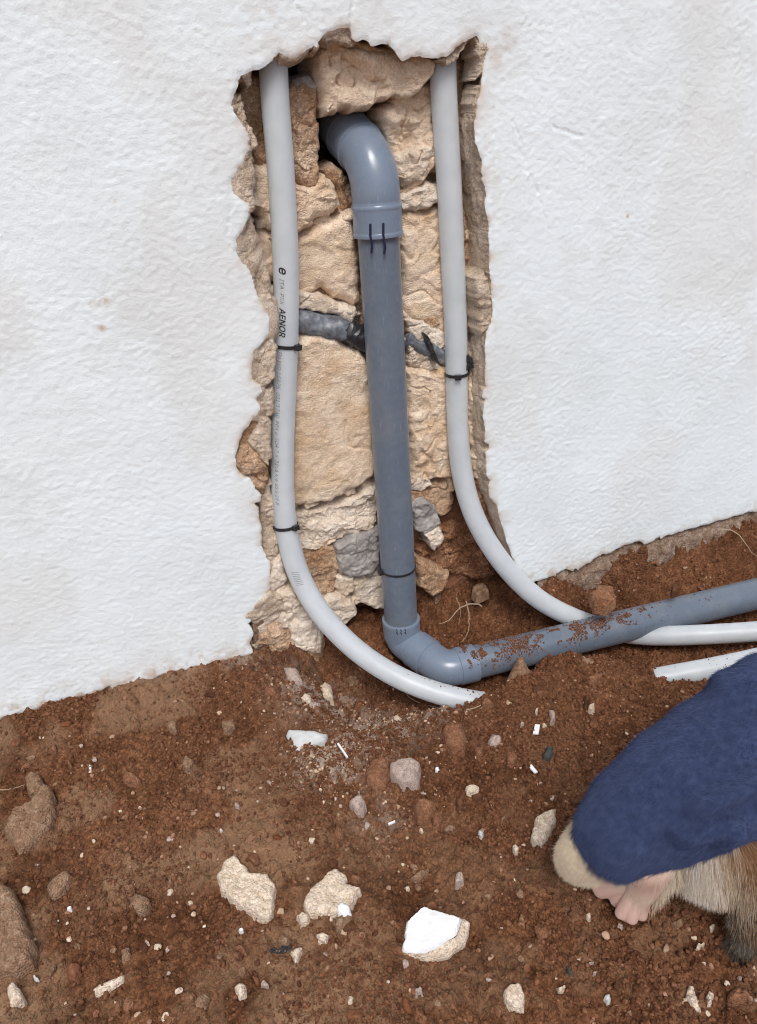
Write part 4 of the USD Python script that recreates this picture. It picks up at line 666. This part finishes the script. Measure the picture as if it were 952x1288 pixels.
# crumbs that lie on top of the pipe and the hoses
cr_ = []
for (lo, hi, n_, spread, dens) in ((.028, .046, 900, .95, 1), (.05, .07, 1600, 1.0, 1), (.07, .24, 3200, .75, 1), (.02, .45, 200, 1.1, .6), (.24, .33, 900, .5, 1)):
    for _ in range(n_):
        t = r.uniform(lo, hi); P = PIPE_RUN[0] + PIPE_RUN[1] * t; sd_ = np.cross(PIPE_RUN[1], [0, 0, 1.]); sd_ /= np.linalg.norm(sd_); upn = np.cross(sd_, PIPE_RUN[1]); a = r.normal() * spread * .55 + (.35 if lo > .05 else 0)
        rad = .0285 if t < .047 else .0252
        if lo != .02 and fbm(np.array([t * 75, a * 2.2, 4.]), 3, 77) < .50: continue
        cr_.append((P + rad * (math.cos(a) * upn + math.sin(a) * sd_), .0006 * 3.2 ** (r.uniform() ** 2)))
for P in P3_[10:90]:
    for _ in range(5): a = r.normal() * .5 + 1.1; cr_.append((P + HR * np.array([.2, -math.sin(a), math.cos(a)]), .0007 * 2.6 ** r.uniform()))
iE = at_px(PL, 876)
for _ in range(170):
    i = r.integers(iE - 12, len(PL)); a = r.normal() * .35 - .5; cr_.append((PL[i] + HR * np.array([0, -math.sin(a), math.cos(a)]), .0007 * 3 ** r.uniform()))
g3 = np.vstack([g3, [c[0] for c in cr_]]); sz = np.r_[sz, [c[1] for c in cr_]]
pc = []
for (x, y, sx_, sy_, n_) in ((410,968,26,22,500), (470,905,60,34,500), (400,880,60,26,260), (520,880,30,12,120), (480,1010,60,40,120), (700,930,180,90,160)):
    for _ in range(n_):
        P = level(x + r.normal() * sx_, y + r.normal() * sy_, -.03)
        if P[1] < -.02: pc.append((P[0], P[1]))
pc = np.array(pc); ps_ = .0006 * 5 ** (r.uniform(size=len(pc)) ** 2.6)
instancer('plaster_crumbs', np.c_[pc, gz(pc[:, 0], pc[:, 1]) + ps_ * .3], ps_, 930, 6, 'chip', 'pale crumbs of plaster and mortar dust below the channel', 'plaster crumbs')
instancer('soil_grains', g3, sz, 900, 8, 'grain', 'fine crumbs of brown earth strewn over the ground and pipes', 'soil crumbs')
#__DOG__
# ------------------------------------------------------------------ small dog in a blue fleece coat, standing low beside the trench
look('dog_hide', [(.3, (.50, .38, .26)), (.7, (.66, .55, .42))], 120, 5, .8, bump=.0008, bscale=500, stain=[('pink', (.54, .355, .29)), ('brown', (.16, .075, .035)), ('dark', (.05, .042, .034))])
look('fleece', [(.3, (.021, .031, .072)), (.7, (.047, .063, .125))], 130, 6, 1., bump=.0016, bscale=700, spec=.05, sheen_weight=.25, sheen_roughness=.5, sheen_tint=(.35, .45, .8))
for nm, c0, c1 in (('fur_cream', (.50, .40, .28), (.68, .58, .45)), ('fur_white', (.60, .58, .56), (.72, .70, .68)), ('fur_brown', (.17, .075, .03), (.34, .19, .09)), ('fur_dark', (.03, .026, .022), (.10, .085, .065)), ('fleece_nap', (.028, .040, .092), (.054, .071, .145))):
    look(nm, [(.3, c0), (.7, c1)], 260, 3, .75, spec=.2)
def hullchain(joints):
    parts = []
    for (a, ra), (b, rb) in zip(joints[:-1], joints[1:]):
        sp = [manifold3d.Manifold.sphere(r, 28).translate(tuple(map(float, p))) for p, r in ((a, ra), (b, rb))]
        parts.append(manifold3d.Manifold.batch_hull(sp))
    return parts
def union(l): return manifold3d.Manifold.batch_boolean(l, manifold3d.OpType.Add)
def tri(m, length, it=12):
    m = m.refine_to_length(length).to_mesh(); t = trimesh.Trimesh(m.vert_properties[:, :3], m.tri_verts, process=True); trimesh.smoothing.filter_taubin(t, iterations=it); return t
D = lambda x, y, Z: level(x, y, Z)
trunk = [(D(774, 1048, .088), .034), (D(804, 1028, .094), .0455), (D(847, 1002, .100), .0545), (D(905, 963, .104), .0605), (D(985, 922, .106), .068), (D(1065, 885, .108), .064), (D(1110, 862, .122), .050)]
neck = [(D(1110, 862, .122), .044), (D(1160, 826, .160), .038), (D(1200, 800, .178), .042)]
def legz(x, y, Z, pts): return [(D(x, y, Z), pts[0])]
gA, gB = spot(792, 1140), spot(938, 1200)
body = hullchain(trunk) + hullchain(neck) + hullchain([(D(1200, 800, .178), .034), (D(1236, 782, .160), .022), (D(1254, 774, .152), .015)])
body += hullchain([(D(770, 1050, .082), .030), (D(748, 1054, .070), .022), (D(730, 1078, .060), .0195), (D(738, 1088, .057), .014)])                         # short pale tail
body += hullchain([(D(812, 1072, .064), .030), (D(818, 1096, .046), .0185), (D(797, 1136, gA[2] + .014), .0125), (D(790, 1146, gA[2] + .010), .0105)])   # bare hind leg and paw
for (x, y, r_) in ((757, 1118, .0092), (779, 1129, .0104), (782, 1148, .0066), (794, 1153, .0070), (806, 1149, .0066)): body += hullchain([(D(808, 1106, .030), .0085), (D(x, y, gA[2] + .011), r_)])
body += hullchain([(D(866, 1092, .046), .015), (D(900, 1102, .045), .0175), (D(944, 1098, .045), .020)])
body += hullchain([(D(884, 1066, .058), .032), (D(880, 1094, .044), .018)]) + hullchain([(D(905, 1062, .058), .036), (D(925, 1096, .040), .021)])   # furry flank and thigh
body += hullchain([(D(935, 1090, .050), .026), (D(946, 1128, .030), .016), (D(940, 1172, gB[2] + .014), .012), (D(934, 1190, gB[2] + .009), .011)])
for x, y in ((1085, 960), (1150, 905)): gq = level(x + 20, y + 75, -.015); body += hullchain([(D(x, y, .07), .026), (D(x + 12, y + 36, .035), .016), (gq + [0, 0, .012], .013), (gq + [-.006, -.012, .009], .011)])
for sg in (-1, 1): hd_ = D(1200, 800, .190); body += hullchain([(hd_ + [.0, sg * .026, .0], .014), (hd_ + [-.010, sg * .044, -.020], .008)])
BM = tri(union(body), .006)
PX = lambda V: (CX + FPX * ((V - EYE) @ cr) / ((V - EYE) @ fw), CY - FPX * ((V - EYE) @ cu) / ((V - EYE) @ fw))
DOG = thing('dog', gA, 'small dog wearing a blue fleece coat, pale fur and pink skin showing below it', 'dog')
v = np.array(BM.vertices); nzb = .014 * (np.stack([fbm(v * 45, 3, 950 + k) for k in range(3)], 1) - .5)
def near(pts, r): return np.max([np.exp(-(np.linalg.norm(v + nzb - np.asarray(p), axis=1) / r) ** 4) for p in pts], axis=0)
pink = near([D(812, 1092, .050), D(798, 1132, gA[2] + .014), D(766, 1118, gA[2] + .01), D(786, 1130, gA[2] + .01), D(790, 1146, gA[2] + .01)], .034)
dark = near([D(944, 1150, .02), D(936, 1190, .005), D(936, 1196, .0)], .040); brown = near([D(950, 1070, .07), D(960, 1110, .03), D(1000, 990, .06)], .045)
obj('body', BM, 'dog_hide', DOG, smooth=True, prim_color={'pink': pink, 'brown': brown, 'dark': dark})
ct = union(hullchain([(p, r + .0045) for p, r in trunk]) + hullchain([(D(946, 900, .125), .026), (D(950, 862, .137), .0185), (D(1010, 870, .14), .03)]))
axd = trunk[4][0] - trunk[0][0]; axd /= np.linalg.norm(axd); nup = np.array([0, 0, 1.]) - axd * axd[2]; nup /= np.linalg.norm(nup)
ct = ct.trim_by_plane(tuple(map(float, nup)), float(nup @ trunk[2][0]) - .034)
CM = tri(ct, .004, 14); v = np.array(CM.vertices); nv = np.array(CM.vertex_normals)
sd_ = np.cross(axd, nup); u = (v - trunk[0][0]) @ axd; w_ = (v - trunk[0][0]) @ sd_
fold = .0030 * (fbm(np.stack([u * 16 + w_ * 14, w_ * 34, u * 0], 1), 3, 960) - .5) * 2 + .0008 * (fbm(v * 60, 3, 961) - .5)
for (a, b, wd, hgt) in (((850, 1046), (905, 1032), .006, .006), ((900, 1036), (960, 1004), .006, .007), ((875, 1018), (962, 972), .007, .005), ((905, 1060), (960, 1022), .005, .005), ((770, 985), (850, 1080), .02, -.004), ((880, 1010), (960, 985), .010, .006), ((860, 1050), (945, 1030), .008, .006), ((915, 868), (955, 846), .012, .010), ((760, 1075), (860, 1060), .014, .003)):
    pa, pb = [np.array(q_) for q_ in (a, b)]; px, py = PX(v); tt = np.clip(((px - pa[0]) * (pb - pa)[0] + (py - pa[1]) * (pb - pa)[1]) / ((pb - pa) @ (pb - pa)), 0, 1)
    dpx = np.hypot(px - pa[0] - tt * (pb - pa)[0], py - pa[1] - tt * (pb - pa)[1]) * .00066; fold += hgt * np.exp(-(dpx / wd) ** 2) * (nv @ (EYE - v).mean(0) > 0)
CM.vertices = v + nv * np.maximum(fold * 1.7, -.0015)[:, None]
obj('coat', CM, 'fleece', DOG, smooth=True)
def fur(name, mesh, weight, n, length, lay, mat, width=.0003, seed=0, curl=.25):
    r = np.random.default_rng(seed); tr = np.array(mesh.triangles); w0 = (np.asarray(weight) * (bare if mesh is BM else 1.))[np.array(mesh.faces)].mean(1) * np.array(mesh.area_faces)
    if w0.sum() <= 0: return
    f = r.choice(len(tr), n, p=w0 / w0.sum()); a, b = r.uniform(size=(2, n)); s_ = a + b > 1; a[s_], b[s_] = 1 - a[s_], 1 - b[s_]
    P = tr[f, 0] + a[:, None] * (tr[f, 1] - tr[f, 0]) + b[:, None] * (tr[f, 2] - tr[f, 0]); N_ = np.array(mesh.face_normals)[f]
    L_ = np.asarray(lay, float) - N_ * (N_ @ np.asarray(lay, float))[:, None]; L_ += r.normal(size=(n, 3)) * curl * .5; d = N_ * .45 + L_; d /= np.linalg.norm(d, axis=1, keepdims=True)
    ln = length * r.uniform(.6, 1.2, n)[:, None]; bend_ = r.normal(size=(n, 3)) * curl + L_ * .5 - [0, 0, .25]
    pts = np.stack([P - d * ln * .05, P + d * ln * .35, P + d * ln * .7 + bend_ * ln * .12, P + d * ln + bend_ * ln * .3], 1)
    c = UsdGeom.BasisCurves.Define(stage, numbered(str(DOG.GetPath()) + '/' + name)); c.CreateTypeAttr('linear'); c.CreateCurveVertexCountsAttr(Vt.IntArray.FromNumpy(np.full(n, 4, np.int32)))
    c.CreatePointsAttr(Vt.Vec3fArray.FromNumpy((pts.reshape(-1, 3) - origin(DOG)).astype(np.float32)))
    c.CreateWidthsAttr(Vt.FloatArray.FromNumpy(np.tile(np.array([1, .9, .7, .25], np.float32) * width, n))); c.SetWidthsInterpolation('vertex')
    UsdShade.MaterialBindingAPI.Apply(c.GetPrim()).Bind(LOOK[mat])
v = np.array(BM.vertices); px, py = PX(v)
def capsule(p_, a, ra, b, rb): t = np.clip(((p_ - a) @ (b - a)) / ((b - a) @ (b - a)), 0, 1); return np.linalg.norm(p_ - a - t[:, None] * (b - a), axis=1) - (ra + (rb - ra) * t)
bare = (np.min([capsule(v, a, ra, b, rb) for (a, ra), (b, rb) in zip(trunk[:-1], trunk[1:])], axis=0) > .0035) | ((v - trunk[2][0]) @ nup < -.036)
tailw = near([D(735, 1080, .06), D(752, 1070, .07)], .034) * (1 - pink); flank = near([D(884, 1085, .045), D(925, 1080, .05), D(905, 1060, .055)], .046) * (1 - pink)
stripe = ss(.45, .6, noise(np.stack([px / 34, py * 0, py * 0], 1), 970))
lay1 = D(720, 1100, .04) - D(760, 1060, .08); lay1 /= np.linalg.norm(lay1); lay2 = np.array([-.15, -.35, -.9])
fur('fur', BM, tailw, 14000, .008, lay1, 'fur_cream', .0002, 1)
fur('fur', BM, flank * (1 - brown), 20000, .014, lay2, 'fur_cream', .00018, 2, .15)
fur('fur', BM, flank * (1 - brown) * (np.abs(px - 884) < 20), 5000, .014, lay2, 'fur_white', .00018, 3, .15)
fur('fur', BM, np.maximum(brown, flank * .2 * (px > 915)), 9000, .015, lay2, 'fur_brown', .0002, 4, .15)
fur('fur', BM, np.maximum(dark, flank * (np.abs(px - 858) < 12) * .6), 4000, .014, lay2, 'fur_dark', .0002, 5, .15)
fur('nap', CM, np.ones(len(CM.vertices)), 42000, .0052, -axd - [0, 0, .3], 'fleece_nap', .00026, 6, .45)
